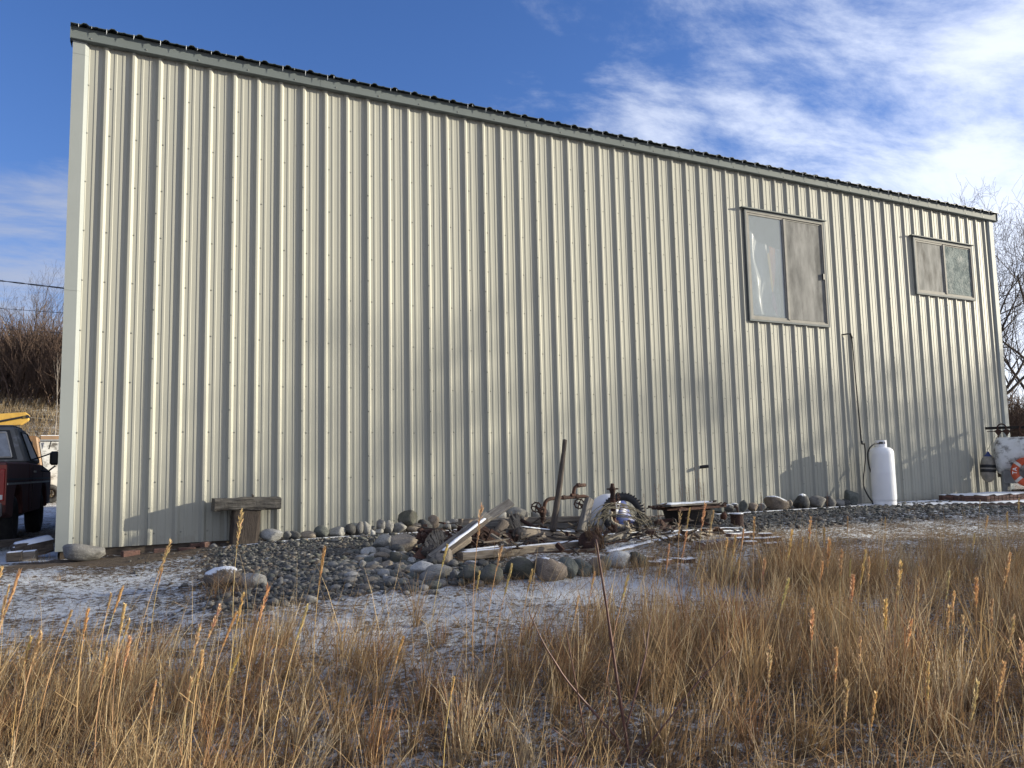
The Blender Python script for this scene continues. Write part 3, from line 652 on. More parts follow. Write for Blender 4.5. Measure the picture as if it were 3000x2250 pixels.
# loose bricks at the wall's foot on the left
for i, (u, v, w, h, rz) in enumerate([(382, 1622, 49, 18, .25), (474, 1616, 45, 18, -.1), (546, 1612, 50, 16, .1), (602, 1601, 25, 27, .5), (575, 1597, 36, 10, 0)]):
    Yb = -.20 if i < 4 else -.08; p = px(u, v+h/2, Yb); m_ = mpp(p)
    mb = MB().box((p.x, Yb, p.z+h*m_/2), (w*m_*.95, .10, h*m_), Matrix.Rotation(rz, 3, 'Z'))
    o = build('brick', mb, BRICK, bevel=.005); tag(o, 'loose old brick under the wall edge, %s from the left boulder' % ORD[i], 'brick', 'loose bricks under the wall')
p = px(626, 1612, -.22); stone((p.x, -.22, p.z), .10, .085, .09, 'light', 'small pale stone beside the last loose brick', None)

# ------------------------------------------------------------------ timber and scrap
def beam(name, p0, p1, w, h, m, label=None, cat=None, group=None, rough=.06, n=12, w1=None, h1=None, up=(0, 0, 1), snow=0.0, parent=None, rnd_c=.18, bend=0.0, ends=True):
    """a worn squared timber from p0 to p1 (centre line), own length along local X"""
    p0 = Vector(p0); p1 = Vector(p1); L_ = (p1-p0).length; X = (p1-p0).normalized(); Yv = Vector(up).cross(X).normalized(); Zv = X.cross(Yv)
    w1 = w1 or w; h1 = h1 or h; rnd = random.Random(int(abs(p0.x)*1000+abs(p1.z)*777)); off = rnd.uniform(0, 90); vs = []; fs = []; K = 12
    for i in range(n+1):
        t = i/n; ww = w+(w1-w)*t; hh = h+(h1-h)*t; bz = bend*math.sin(math.pi*t)
        for k in range(K):
            a = 2*math.pi*(k+.5)/K; c, s = math.cos(a), math.sin(a); e = 2/(rnd_c*10+.2) if rnd_c else .2
            ex = .28 if rnd_c < .5 else 1.0
            yy = math.copysign(abs(c)**ex, c)*ww/2; zz = math.copysign(abs(s)**ex, s)*hh/2
            q = 1+rough*mnoise.noise(Vector((t*L_*5+off, c*1.4, s*1.4)))*2+rough*.7*mnoise.noise(Vector((t*L_*14+off, c*3, s*3)))
            xo = rough*L_*.10*mnoise.noise(Vector((off, c*2, s*2+5*t))) if i in (0, n) else 0
            vs.append((t*L_+xo, yy*q, zz*q+bz))
    for i in range(n):
        for k in range(K): fs.append((i*K+k, i*K+(k+1) % K, (i+1)*K+(k+1) % K, (i+1)*K+k))
    fs.append(tuple(range(K-1, -1, -1))); fs.append(tuple(n*K+k for k in range(K)))
    me = bpy.data.meshes.new(name); me.from_pydata(vs, [], fs); o = link(name, me, m, parent, rnd_c >= .5)
    M4 = Matrix(((X.x, Yv.x, Zv.x, p0.x), (X.y, Yv.y, Zv.y, p0.y), (X.z, Yv.z, Zv.z, p0.z), (0, 0, 0, 1)))
    if parent is None: o.matrix_world = M4
    else: o.matrix_basis = Matrix.Translation(-parent_loc(parent)) @ M4
    if label: tag(o, label, cat, group)
    if snow:
        vs = []; fs = []; n2 = 40
        for i in range(n2+1):
            t = .02+.96*i/n2; ww = (w+(w1-w)*t)*.40; hh = (h+(h1-h)*t)*.5+bend*math.sin(math.pi*t); th = snow*(.7+.6*mnoise.noise(Vector((t*L_*4+off, 0, 0))))+.002
            ed = ww*(1+.35*mnoise.noise(Vector((t*L_*6+off, 3, 0)))); ed2 = ww*(1+.35*mnoise.noise(Vector((t*L_*6+off, 9, 0))))
            if i in (0, n2): th = .001
            vs += [(t*L_, -ed, hh-.004), (t*L_, -ed*.6, hh+th), (t*L_, ed2*.6, hh+th), (t*L_, ed2, hh-.004)]
        for i in range(n2):
            for k in range(3): fs.append((i*4+k, i*4+k+1, i*4+k+5, i*4+k+4))
        me2 = bpy.data.meshes.new('snow'); me2.from_pydata(vs, [], fs); link('snow', me2, SNOW, o, True)
    return o
# the timber stand on the left: upright squared post with a heavy beam laid on top
a = px(721, 1594, -.36)
st = empty('timber_stand', (a.x, -.22, Z(a.x, -.22)), 'dark upright timber post carrying a short heavy weathered beam', 'timber stand')
beam('post', (a.x, -.21, a.z-.03), (a.x+.02, -.21, px(721, 1496, -.36).z), .335, .26, WOODS['post'], parent=st, up=(0, 1, 0), rough=.03, rnd_c=.12)
b0 = px(629, 1480, -.37); b1 = px(824, 1474, -.37); b0.y = b1.y = -.215
beam('beam', b0, b1, .31, .155, WOODS['beamtop'], parent=st, rough=.075, rnd_c=.12, n=26)
build('splinter', MB().tube([px(742, 1462, -.30), px(741, 1452, -.30), px(738, 1447, -.30)], [.02, .014, .003], 6), WOODS['dark'], st)

G = 'timbers in the scrap heap'
def bm_(nm, q0, q1, w, h, wd, label, cat='timber', **k): return beam(nm, px(*q0), px(*q1), w, h, WOODS[wd], label, cat, G, **k)
bm_('timber_beam', (1348, 1529, -1.15), (1706, 1520, -1.0), .10, .082, 'tan', 'squared pale beam lying behind the valve pipes, upper of two', snow=.0, rough=.03, n=18)
bm_('timber_beam', (1400, 1546, -1.12), (1700, 1539, -1.0), .10, .085, 'grey', 'squared grey beam lying behind the valve pipes, lower of two', rough=.03, n=18)
bm_('driftwood_log', (1521, 1562, -1.95), (1842, 1569, -1.70), .17, .165, 'tan', 'pale driftwood log with a thick blunt left end and thin tail', 'log', rnd_c=.6, w1=.05, h1=.035, rough=.10, n=22, snow=.010, bend=-.02)
bm_('timber_beam', (1347, 1630, -2.95), (1706, 1597, -2.55), .11, .085, 'tan', 'long weathered beam along the front of the scrap heap', rough=.05, n=24, snow=.006, h1=.115)
bm_('timber_beam', (1360, 1618, -2.72), (1460, 1606, -2.62), .09, .04, 'grey', 'short split plank lying on the end of the long front beam', rough=.08, snow=.010)
bm_('timber_board', (1538, 1655, -3.12), (1697, 1640, -3.02), .16, .025, 'grey', 'thin snowy board lying behind the rim boulders', 'board', snow=.012, rough=.04)
bm_('timber_plank', (1262, 1640, -2.95), (1430, 1512, -2.35), .115, .06, 'grey', 'thick plank leaning up to the right across the scrap', 'plank', up=(-.45, -1, .55), rough=.05, n=18)
bm_('timber_plank', (1296, 1622, -3.02), (1425, 1524, -2.5), .05, .05, 'dark', 'narrow dark batten lying along the leaning plank', 'plank', rough=.05, snow=.02)
bm_('timber_plank', (1432, 1514, -2.30), (1497, 1471, -2.18), .11, .035, 'grey', 'thin grey board end sticking up past the leaning plank', 'plank', up=(-.3, -1, .7), rough=.04)
bm_('timber_log', (1285, 1632, -2.9), (1368, 1578, -2.55), .12, .12, 'tan', 'round pale log under the leaning plank', 'log', rnd_c=.6, rough=.08)
bm_('timber_stub', (1437, 1592, -2.05), (1476, 1534, -1.75), .13, .12, 'dark', 'dark charred timber stub leaning behind the rusty drum', rough=.10, rnd_c=.5)
bm_('timber_plank', (1439, 1566, -2.42), (1488, 1596, -2.55), .08, .03, 'grey', 'short grey slat sloping down to the front beam', 'plank', rough=.06)
bm_('driftwood_pole', (1619, 1556, -1.95), (1655, 1289, -1.80), .085, .095, 'dark', 'tall dark driftwood pole standing upright in the scrap heap', 'pole', rnd_c=.6, w1=.055, h1=.06, rough=.06, n=24, up=(0, -1, 0), bend=.02)
bm_('timber_stub', (1703, 1558, -2.15), (1727, 1463, -2.02), .10, .095, 'grey', 'short grey stake leaning against the valve pipe', up=(0, -1, 0), rough=.05)
bm_('timber_beam', (1752, 1576, -2.45), (1886, 1566, -2.10), .10, .075, 'grey', 'grey squared beam in front of the white buoy', rough=.03, snow=.004)
bm_('timber_beam', (1775, 1631, -3.05), (2076, 1558, -2.35), .12, .10, 'tan', 'long sloping beam topped with snow at the right of the heap', rough=.04, n=22, snow=.014)
bm_('timber_beam', (1925, 1565, -1.9), (2080, 1556, -2.0), .09, .05, 'grey', 'low snowy beam between the coil and the black tub', rough=.05, snow=.012)
bm_('timber_log', (1975, 1586, -2.60), (2005, 1566, -2.3), .10, .10, 'dark', 'stubby dark log end under the sloping snowy beam', 'log', rnd_c=.6, rough=.08)
bm_('timber_beam', (1395, 1534, -1.4), (1510, 1530, -1.55), .12, .10, 'grey', 'weathered beam end pointing at the shaggy root', rough=.07, n=14)
# frayed, shaggy wood: a solid core with strands laid over it
def shaggy(name, top, bot, r0, r1, label, strands=90, mcore=None, seed=1):
    rnd = random.Random(seed); top = Vector(top); bot = Vector(bot); t = empty(name, bot, label, 'driftwood')
    n = 8; mb = MB(); mb.tube([bot.lerp(top, i/n)+Vector((rnd.uniform(-.01, .01), rnd.uniform(-.01, .01), 0)) for i in range(n+1)], [r0+(r1-r0)*i/n+rnd.uniform(-.012, .012) for i in range(n+1)], 10); build('core', mb, mcore or WOODS['dark'], t, smooth=True)
    mb = MB(); ax = (top-bot).normalized(); e1 = ax.orthogonal().normalized(); e2 = ax.cross(e1)
    for _ in range(strands):
        a = rnd.uniform(0, 2*math.pi); s0 = rnd.uniform(.5, 1.02); s1 = rnd.uniform(-.05, .45); pts = []
        for q in range(6):
            f = q/5; s = s0+(s1-s0)*f; r = (r0+(r1-r0)*s)*rnd.uniform(.95, 1.22); aa = a+.5*math.sin(3*f+a)+rnd.uniform(-.08, .08)
            pts.append(bot.lerp(top, s)+(e1*math.cos(aa)+e2*math.sin(aa))*r-Vector((0, 0, .02*f)))
        mb.tube(pts, [.006, .007, .007, .006, .005, .002], 4)
    build('fibres', mb, FRAY, t); return t
shaggy('frayed_stump', px(1283, 1572, -2.35), px(1258, 1640, -2.62), .12, .085, 'frayed stringy driftwood stump at the left end of the scrap heap', 150, seed=3)
shaggy('shaggy_root', px(1512, 1516, -1.6), px(1506, 1576, -1.85), .045, .095, 'shaggy brown root head rising above the driftwood log', 110, seed=5)
# rusty pieces
def rusty(name, mb, label, cat, m=RUST, **k): o = build(name, mb, m, **k); tag(o, label, cat); return o
q = [px(1206, 1634, -2.75), px(1250, 1584, -2.35), px(1262, 1640, -2.6), px(1240, 1640, -2.5)]
rusty('rusty_plate', MB().add([q[0], q[1], q[2], q[0]+Vector((.01, .03, 0)), q[1]+Vector((.01, .03, 0)), q[2]+Vector((.01, .03, 0))], [(0, 1, 2), (5, 4, 3), (0, 3, 4, 1), (1, 4, 5, 2), (2, 5, 3, 0)]), 'triangular rusty steel plate left of the frayed stump', 'plate', RUSTO)
c = px(1249, 1562, -2.2); mb = MB()
for _ in range(9):
    d = Vector((random.uniform(-.07, .07), random.uniform(-.05, .05), random.uniform(-.06, .05))); mb.box(c+d, (random.uniform(.04, .09), random.uniform(.03, .07), random.uniform(.03, .08)), Matrix.Rotation(random.uniform(0, 3), 3, 'Y') @ Matrix.Rotation(random.uniform(0, 3), 3, 'Z'))
rusty('rusty_casting', mb, 'jagged rusty casting behind the frayed stump', 'scrap metal', bevel=.006)
c = px(1318, 1588, -2.55); mb = MB().lathe([(.0, -.06), (.05, -.06), (.05, -.03), (.032, -.028), (.032, .03), (.06, .032), (.06, .05), (.02, .055), (0, .055)], 16, Matrix.Translation(c) @ Matrix.Rotation(1.2, 4, 'X') @ Matrix.Rotation(.5, 4, 'Y'))
rusty('rusty_spool', mb, 'small rusty spool beside the leaning plank', 'scrap metal', smooth=True, autos=35)
c = px(1400, 1583, -2.15); A = Matrix.Translation(c) @ Matrix.Rotation(math.radians(78), 4, 'X') @ Matrix.Rotation(.25, 4, 'Y')
t = empty('rusty_drum', (c.x, c.y, c.z-.15), 'ribbed rusty drum end under the leaning plank', 'drum')
build('shell', MB().lathe([(0, .10), (.10, .10), (.165, .085), (.17, .07), (.17, -.16), (.165, -.17), (0, -.17)], 28, A), RUST, t, smooth=True, autos=40)
for r_ in (.055, .10, .14): build('ring', MB().torus(A @ Vector((0, 0, .105-.02*(r_ > .12))), r_, .010, A.to_3x3() @ Vector((0, 0, 1)), 28, 6), RUST, t, smooth=True)
bq = px(1440, 1585, -2.35); build('side_plate', MB().box(bq, (.16, .015, .24), Matrix.Rotation(.45, 3, 'Y') @ Matrix.Rotation(.3, 3, 'Z')), RUST, t)
rusty('rusty_channel', MB().box((px(1526, 1630, -2.9)+px(1716, 1622, -2.75))/2, (1.0, .07, .085), Matrix.Rotation(-.16, 3, 'Z') @ Matrix.Rotation(-.01, 3, 'Y')), 'dark red steel channel below the long front beam', 'channel')
rusty('rusty_channel', MB().box((px(1752, 1595, -2.55)+px(1905, 1586, -2.3))/2, ((px(1752, 1595, -2.55)-px(1905, 1586, -2.3)).length, .06, .05), Matrix.Rotation(.30, 3, 'Z')), 'orange rusty channel under the grey beam by the buoy', 'channel', RUSTO)
rusty('rusty_rod', MB().tube([px(1526, 1523, -1.75), px(1556, 1540, -1.85), px(1588, 1556, -1.95)], [.022, .026, .024], 10), 'rusty bar slanting down from the shaggy root', 'bar', smooth=True)
rusty('rusty_angle', MB().tube([px(1690, 1558, -1.9), px(1713, 1490, -1.85)], .035, 4), 'rusty angle iron behind the leaning grey stake', 'bar')
# valve manifold
Yv = -1.55; v0 = px(1589, 1545, Yv)
vt = empty('valve_manifold', (v0.x, v0.y, v0.z), 'rusty pipe manifold with two handwheel valves behind the pole', 'pipework')
def bendpath(pts, k=5, cut=.06):
    pts = [Vector(p) for p in pts]; out = [pts[0]]
    for a, b, c in zip(pts, pts[1:], pts[2:]):
        d1 = (a-b).normalized()*min(cut, (a-b).length*.49); d2 = (c-b).normalized()*min(cut, (c-b).length*.49)
        for i in range(k+1):
            s = i/k; out.append((b+d1).lerp(b, s).lerp(b.lerp(b+d2, s), s))
    out.append(pts[-1]); return out
pr = .024
build('pipe', MB().tube(bendpath([px(1593, 1497, Yv), px(1598, 1462, Yv), px(1722, 1453, Yv), px(1725, 1475, Yv)], 7, .10), pr, 12), RUSTO, vt, smooth=True)
build('pipe', MB().tube(bendpath([px(1679, 1456, Yv), px(1683, 1423, Yv), px(1715, 1421, Yv)], 7, .09), pr, 12), RUSTO, vt, smooth=True)
for (u_, v_, ln) in ((1652, 1458, .02), (1690, 1455, .02), (1695, 1422, .02), (1679, 1452, .03)):
    p = px(u_, v_, Yv); build('coupling', MB().tube([p-Vector((ln, 0, 0)), p+Vector((ln, 0, .003))], pr*1.3, 12), RUSTO, vt, smooth=True, autos=40)
def valve(u, v, sc, du, dv, ru):
    """body at u,v; handwheel centre offset du,dv px"""
    p = px(u, v, Yv); m_ = mpp(p); body = Matrix.Translation(p)
    vb = build('valve', MB().lathe([(.0, -.085), (.03, -.085), (.038, -.07), (.038, -.055), (.026, -.05), (.04, -.02), (.05, .01), (.046, .04), (.05, .045), (.05, .065), (.03, .07), (.024, .09), (0, .09)], 14, body), RUST, vt, smooth=True, autos=40)
    w = px(u+du, v+dv, Yv-.03); ax = (w-p).normalized()
    build('bonnet', MB().tube([p, p.lerp(w, .45), p.lerp(w, .5), p.lerp(w, .7)], [.034, .036, .022, .02], 10), RUST, vb, smooth=True, autos=40)
    face = Vector((-.55, -.80, .25)).normalized()
    hw = MB().torus(w, ru*m_, .0085, face, 28, 7); e1 = face.orthogonal().normalized(); e2 = face.cross(e1)
    for k in range(4):
        a = k*math.pi/2+.5; d = e1*math.cos(a)+e2*math.sin(a); hw.tube([w, w+d*ru*m_], .008, 6)
    for k in range(9):
        a = k*2*math.pi/9; d = e1*math.cos(a)+e2*math.sin(a); hw.tube([w+d*ru*m_, w+d*(ru*m_+.014)], .008, 5)
    hw.tube([w-face*.02, w+face*.03], .02, 8); hw.tube([p.lerp(w, .6), w], .012, 7)
    build('handwheel', hw, RUST, vb, smooth=True, autos=40)
valve(1590, 1504, 1, -19, -18, 13.5)
valve(1722, 1498, 1, -25, -22, 13.5)
build('drop_pipe', MB().tube([px(1589, 1515, Yv), px(1587, 1548, Yv)], pr*.9, 10), RUST, vt, smooth=True)
build('drop_pipe', MB().tube([px(1724, 1478, Yv), px(1724, 1535, Yv)], pr*.9, 10), RUST, vt, smooth=True)
p = px(1595, 1523, Yv-.02); build('drain_cock', MB().torus(p, .018, .006, (0, 1, 0), 14, 6), RUST, vt, smooth=True)
# white and blue mooring buoy
bc = px(1783, 1507, -1.35); ax = Vector((.80, -.50, -.32)).normalized(); A = Matrix.Translation(bc) @ ax.to_track_quat('Z', 'Y').to_matrix().to_4x4()
bt = empty('mooring_buoy', (bc.x, bc.y, bc.z-.28), 'big round white mooring buoy with blue end behind the tyre', 'buoy')
prof = [(.0, -.27)]+[(.285*math.sin(a), -.285*math.cos(a)) for a in np.linspace(.25, 1.95, 14)]
build('float_body', MB().lathe(prof, 36, A), mat('buoy_white', (.66, .68, .76), (.60, .62, .70), scale=3, rough=.42), bt, smooth=True)
build('blue_end', MB().lathe([(.268, .10), (.262, .125), (.22, .19), (.16, .24), (.09, .28), (.06, .34), (.05, .36), (0, .365)], 36, A), BLUE, bt, smooth=True, autos=50)
build('eye', MB().torus(A @ Vector((0, 0, .37)), .035, .014, A.to_3x3() @ Vector((1, 0, 0)), 16, 8), BLUE, bt, smooth=True)
# knobbly motorcycle tyre
tc_ = px(1825, 1507, -1.72); tax = Vector((-.62, -.78, .10)).normalized(); tt = empty('tyre', (tc_.x, tc_.y, tc_.z-.29), 'black knobbly motorcycle tyre standing on edge in the scrap', 'tyre')
build('casing', MB().torus(tc_, .235, .052, tax, 48, 14), RUBBER, tt, smooth=True)
e1 = tax.orthogonal().normalized(); e2 = tax.cross(e1); kn = MB()
for k in range(44):
    a = 2*math.pi*k/44; d = e1*math.cos(a)+e2*math.sin(a); tg = tax.cross(d); R3 = Matrix((d, tg, tax)).transposed()
    for s, off in ((-1, .033), (1, .033), (0, 0)):
        if s == 0 and k % 2: continue
        rr = .235+(.043 if s else .053); kn.box(tc_+d*rr+tax*(s*off), (.022, .020, .020), R3)
o = build('tread_knobs', kn, RUBBER, tt); tag(o, kind='stuff')
# rusty standpipe with a flange
s0 = px(1799, 1570, -1.98); s1 = px(1799, 1416, -1.98); hh = s1.z-s0.z; A = Matrix.Translation((s0.x, s0.y, s0.z))
sp_ = empty('rusty_standpipe', s0, 'rusty standpipe with a flanged cap in front of the tyre', 'standpipe')
build('post', MB().tube([s0, s0+Vector((0, 0, hh*.74))], .036, 12), RUSTO, sp_, smooth=True, autos=40)
build('cap', MB().lathe([(.032, hh*.70), (.04, hh*.72), (.03, hh*.80), (.042, hh*.87), (.045, hh*.885), (.045, hh*.90), (.03, hh*.93), (.024, hh*.99), (.022, hh), (0, hh)], 14, A), RUST, sp_, smooth=True, autos=40)
fl = MB()
for k in range(2): 
    d = Vector((math.cos(k*math.pi/2-.35), math.sin(k*math.pi/2-.35), 0)); c = s0+Vector((0, 0, hh*.893)); fl.tube([c-d*.078, c-d*.065, c+d*.065, c+d*.078], [.008, .011, .011, .008], 7)
build('lugs', fl, RUST, sp_)
lk = MB(); c = px(1811, 1468, -2.02)
for z_ in range(5): lk.torus(c+Vector((.012*math.sin(z_*2), 0, .09-.045*z_)), .02, .006, (math.cos(z_*1.6), math.sin(z_*1.6), 0), 12, 5)
build('hanging_chain', lk, RUSTO, sp_)
# coil of old wire rope, thrown over in an arch
cb = MB(); rc = random.Random(4)
for k in range(15):
    u0 = rc.uniform(1706, 1768); u1 = rc.uniform(1870, 1925); vt_ = rc.uniform(1472, 1512); um = rc.uniform(1782, 1806); y0 = rc.uniform(-2.35, -2.1); y1 = rc.uniform(-2.3, -2.02); pts = []
    for i in range(15):
        t_ = i/14; a = math.pi*(1-t_); uu = um+((um-u0) if t_ < .5 else (u1-um))*math.cos(a)*(-1 if False else 1); vv = 1566-(1566-vt_)*math.sin(a)**.75
        pts.append(px(uu+rc.uniform(-1, 1), vv+rc.uniform(-1, 1), y0+(y1-y0)*t_))
    cb.tube(pts, .0048, 5)
o = build('wire_rope_coil', cb, CABLE, smooth=True); tag(o, 'loose coil of old wire rope arching in front of the tyre', 'wire rope', kind='stuff')
# thick laid rope with a knot
rp = [px(1791, 1500, -2.12), px(1790, 1518, -2.16), px(1796, 1531, -2.2), px(1812, 1539, -2.22), px(1826, 1541, -2.22), px(1834, 1536, -2.2), px(1830, 1529, -2.18), px(1838, 1533, -2.24), px(1841, 1548, -2.26), px(1850, 1555, -2.24), px(1852, 1543, -2.2), px(1843, 1541, -2.18), px(1838, 1553, -2.24), px(1846, 1564, -2.26), px(1851, 1568, -2.26)]
def smooth_path(P, n=4):
    out = []; P = [Vector(p) for p in P]
    for i in range(len(P)-1):
        a = P[max(i-1, 0)]; b = P[i]; c = P[i+1]; d = P[min(i+2, len(P)-1)]
        for k in range(n):
            t = k/n; out.append(.5*((2*b)+(c-a)*t+(2*a-5*b+4*c-d)*t*t+(3*b-a-3*c+d)*t**3))
    out.append(P[-1]); return out
rr_ = smooth_path(rp, 5); tr = MB()
for k in range(3):
    pts = []
    for i, p in enumerate(rr_):
        tg = (rr_[min(i+1, len(rr_)-1)]-rr_[max(i-1, 0)]).normalized(); e1 = tg.cross(Vector((0, 1, .2))).normalized(); e2 = tg.cross(e1); a = i*1.0+k*2.094
        pts.append(p+(e1*math.cos(a)+e2*math.sin(a))*.010)
    tr.tube(pts, .012, 6)
o = build('knotted_rope', tr, ROPE, smooth=True); tag(o, 'thick pale laid rope with a knot hanging on the standpipe', 'rope')
# corroded winch head
wc = px(1727, 1590, -2.75); wt = empty('rusty_winch_head', (wc.x, wc.y, wc.z-.16), 'corroded dark winch head wrapped in dry weed at the heap centre', 'winch')
A = Matrix.Translation(wc) @ Matrix.Rotation(math.radians(70), 4, 'X') @ Matrix.Rotation(math.radians(-35), 4, 'Y')
build('drum', MB().lathe([(0, -.12), (.11, -.12), (.125, -.10), (.125, -.08), (.08, -.07), (.075, .04), (.12, .055), (.125, .08), (.10, .10), (0, .11)], 20, A), RUST, wt, smooth=True, autos=35)
mb = MB(); rw = random.Random(9)
for _ in range(60):
    a = rw.uniform(0, 6.28); pts = []; r_ = rw.uniform(.06, .13)
    for i in range(5): pts.append(wc+Vector((r_*math.cos(a)+rw.uniform(-.02, .02)+.02*i, rw.uniform(-.12, -.04)*(1-i*.1), .15-.075*i+r_*math.sin(a)*.5)))
    mb.tube(pts, [.003, .004, .004, .003, .001], 4)
build('dry_weed', mb, mat('dry_weed', (.16, .10, .06), (.09, .055, .035), scale=9, rough=.95), wt)
build('side_bracket', MB().box(px(1748, 1588, -2.78), (.05, .05, .28), Matrix.Rotation(.12, 3, 'Y')), RUSTO, wt, bevel=.008)
# dark tub under a rusty frame with a snowy lid
tb = px(2018, 1560, -1.35); tz = Z(tb.x, -1.35)-.02; top = px(2018, 1492, -1.35).z
tu = empty('iron_tub', (tb.x, -1.35, tz), 'round black iron tub standing on the gravel under a rusty grate', 'tub')
m_ = mpp(tb); R1 = 75*m_; h_ = top-tz
build('bowl', MB().lathe([(0, 0), (R1*.78, 0), (R1*.83, h_*.12), (R1*.86, h_*.15), (R1*.84, h_*.2), (R1*.97, h_*.93), (R1*1.02, h_*.97), (R1*1.02, h_), (R1*.95, h_), (R1*.80, h_*.2), (0, h_*.1)], 40, Matrix.Translation((tb.x, -1.35, tz))), DARKIRON, tu, smooth=True, autos=35)
fr = MB(); za = top+.018
f0 = px(1906, 1489, -1.45); f1 = px(2124, 1481, -1.25)
for dy in (-.30, -.1, .1, .30): fr.box((tb.x+.02, -1.35+dy, za+.012), (1.0 if abs(dy) < .2 else .9, .035, .03), Matrix.Rotation(.03, 3, 'Z') @ Matrix.Rotation(-.02, 3, 'Y'))
for dx in (-.38, 0, .42): fr.box((tb.x+dx, -1.35, za+.036), (.035, .66, .014))
rf = rusty('rusty_grate', fr, 'flat rusty steel grate laid across the black tub', 'grate', RUSTO)
mb = MB(); rj = random.Random(2)
for (uu, vv, n_) in ((1915, 1487, 9), (2105, 1478, 16), (2085, 1472, 6), (1945, 1480, 4)):
    c = px(uu, vv, -1.4)
    for _ in range(n_): mb.box(c+Vector((rj.uniform(-.09, .09), rj.uniform(-.1, .1), rj.uniform(-.025, .02))), (rj.uniform(.03, .12), rj.uniform(.015, .03), rj.uniform(.012, .03)), Matrix.Rotation(rj.uniform(-.4, .4), 3, 'Z') @ Matrix.Rotation(rj.uniform(-.5, .5), 3, 'Y'))
jaw = rusty('rusty_jaws', mb, 'toothed rusty steel bits lying on both ends of the grate', 'scrap metal', RUST, bevel=.003); tag(jaw, kind='stuff')
sb = beam('snowy_board', px(1944, 1481, -1.45), px(2080, 1473, -1.3), .30, .028, WOODS['grey'], 'pale board covered in snow on top of the tub grate', 'board', None, rough=.03, snow=.022, n=14)
# small rusty things right of the tub
c = px(2120, 1514, -1.3); m_ = mpp(c); rusty('rusty_float', MB().lathe([(0, -.06), (.03, -.055), (.048, -.02), (.05, .02), (.035, .055), (.012, .065), (.012, .08), (0, .08)], 16, Matrix.Translation(c) @ Matrix.Rotation(.3, 4, 'Y')), 'pear-shaped pinkish rusty float hanging beside the tub', 'float', RUSTO, smooth=True)
c = pg(2160, 1542); c.z -= .01; A = Matrix.Translation(c)
kt = empty('rusty_bollard', c, 'short rusty bollard with snow on its cap right of the tub', 'bollard'); m_ = mpp(c)
build('drum', MB().lathe([(0, 0), (21*m_, 0), (21*m_, .02), (18.5*m_, .04), (18.5*m_, 33*m_), (20*m_, 34*m_), (20*m_, 38*m_), (0, 38*m_)], 24, A), RUST, kt, smooth=True, autos=35)
build('snow_cap', MB().lathe([(19.5*m_, 38*m_+.001), (18*m_, 38*m_+.014), (9*m_, 38*m_+.018), (0, 38*m_+.019)], 20, A), SNOW, kt, smooth=True)
build('handle', MB().tube([c+Vector((.02, 0, 38*m_)), c+Vector((.015, 0, 38*m_+.09)), c+Vector((-.02, 0, 38*m_+.115)), c+Vector((-.035, 0, 38*m_+.09))], .016, 8), RUST, kt, smooth=True)
c = px(2088, 1565, -2.25); rusty('rusty_shell', MB().lathe([(.0, 0), (.07, .02), (.10, .07), (.11, .14), (.105, .14), (.09, .07), (.06, .03), (0, .012)], 18, Matrix.Translation(c-Vector((0, 0, .06))) @ Matrix.Rotation(1.1, 4, 'X') @ Matrix.Rotation(.5, 4, 'Z')), 'rusty bent shell of pipe at the end of the sloping beam', 'scrap metal', RUSTO, smooth=True)
mb = MB()
for (q0, q1) in (((2065, 1556, -2.0), (2120, 1548, -2.0)), ((2120, 1548, -2.0), (2176, 1550, -2.1)), ((2105, 1558, -2.2), (2185, 1556, -2.2)), ((2176, 1550, -2.1), (2183, 1572, -2.2))): mb.tube([px(*q0), px(*q1)], .018, 6)
rusty('bent_rods', mb, 'bent steel rods dusted with snow beside the bollard', 'rods', mat('rod_snowy', (.07, .045, .035), (.05, .035, .03), scale=9, rough=.9, snow=.55))
# snowy pavers scattered right of the heap
PV = [(2196, 1562, 44, 16, .2), (2250, 1566, 40, 14, -.2), (2275, 1577, 42, 22, .1), (2236, 1580, 44, 24, -.5), (2160, 1567, 44, 14, .4), (2185, 1577, 40, 18, .0), (2268, 1594, 40, 16, .1), (2205, 1590, 36, 14, .3), (2146, 1585, 36, 22, .2), (1925, 1650, 44, 18, .3), (1955, 1646, 40, 16, -.6), (1992, 1640, 36, 18, .9), (2023, 1642, 40, 16, .1), (1905, 1636, 30, 14, .2)]
for i, (u, v, w, h, rz) in enumerate(PV):
    g = pg(u, v+h*.45); m_ = mpp(g); hh = max(.055, h*m_*.72)
    mb = MB().box((g.x, g.y+.05, g.z+hh/2-.01), (w*m_, .12, hh), Matrix.Rotation(-YAW+rz, 3, 'Z') @ Matrix.Rotation(random.uniform(-.08, .08), 3, 'Y'))
    o = build('paver', mb, BRICKSNOW, bevel=.006); tag(o, 'reddish paver topped with snow, %s from the left beyond the scrap heap' % ORD[sorted(range(len(PV)), key=lambda q_: PV[q_][0]).index(i)], 'paver', 'snowy pavers right of the scrap')
for i in range(10):
    u = 2052+i*11; g = pg(u, 1612-i*1.2); mb = MB().box((g.x, g.y+.03, g.z+.045), (.05, .19, .09), Matrix.Rotation(-YAW+.35, 3, 'Z') @ Matrix.Rotation(.55, 3, 'Y'))
    o = build('brick', mb, BRICKSNOW, bevel=.005); tag(o, 'snowy brick leaning in a tilted row, %s from the left' % ORD[i], 'brick', 'tilted row of snowy bricks')

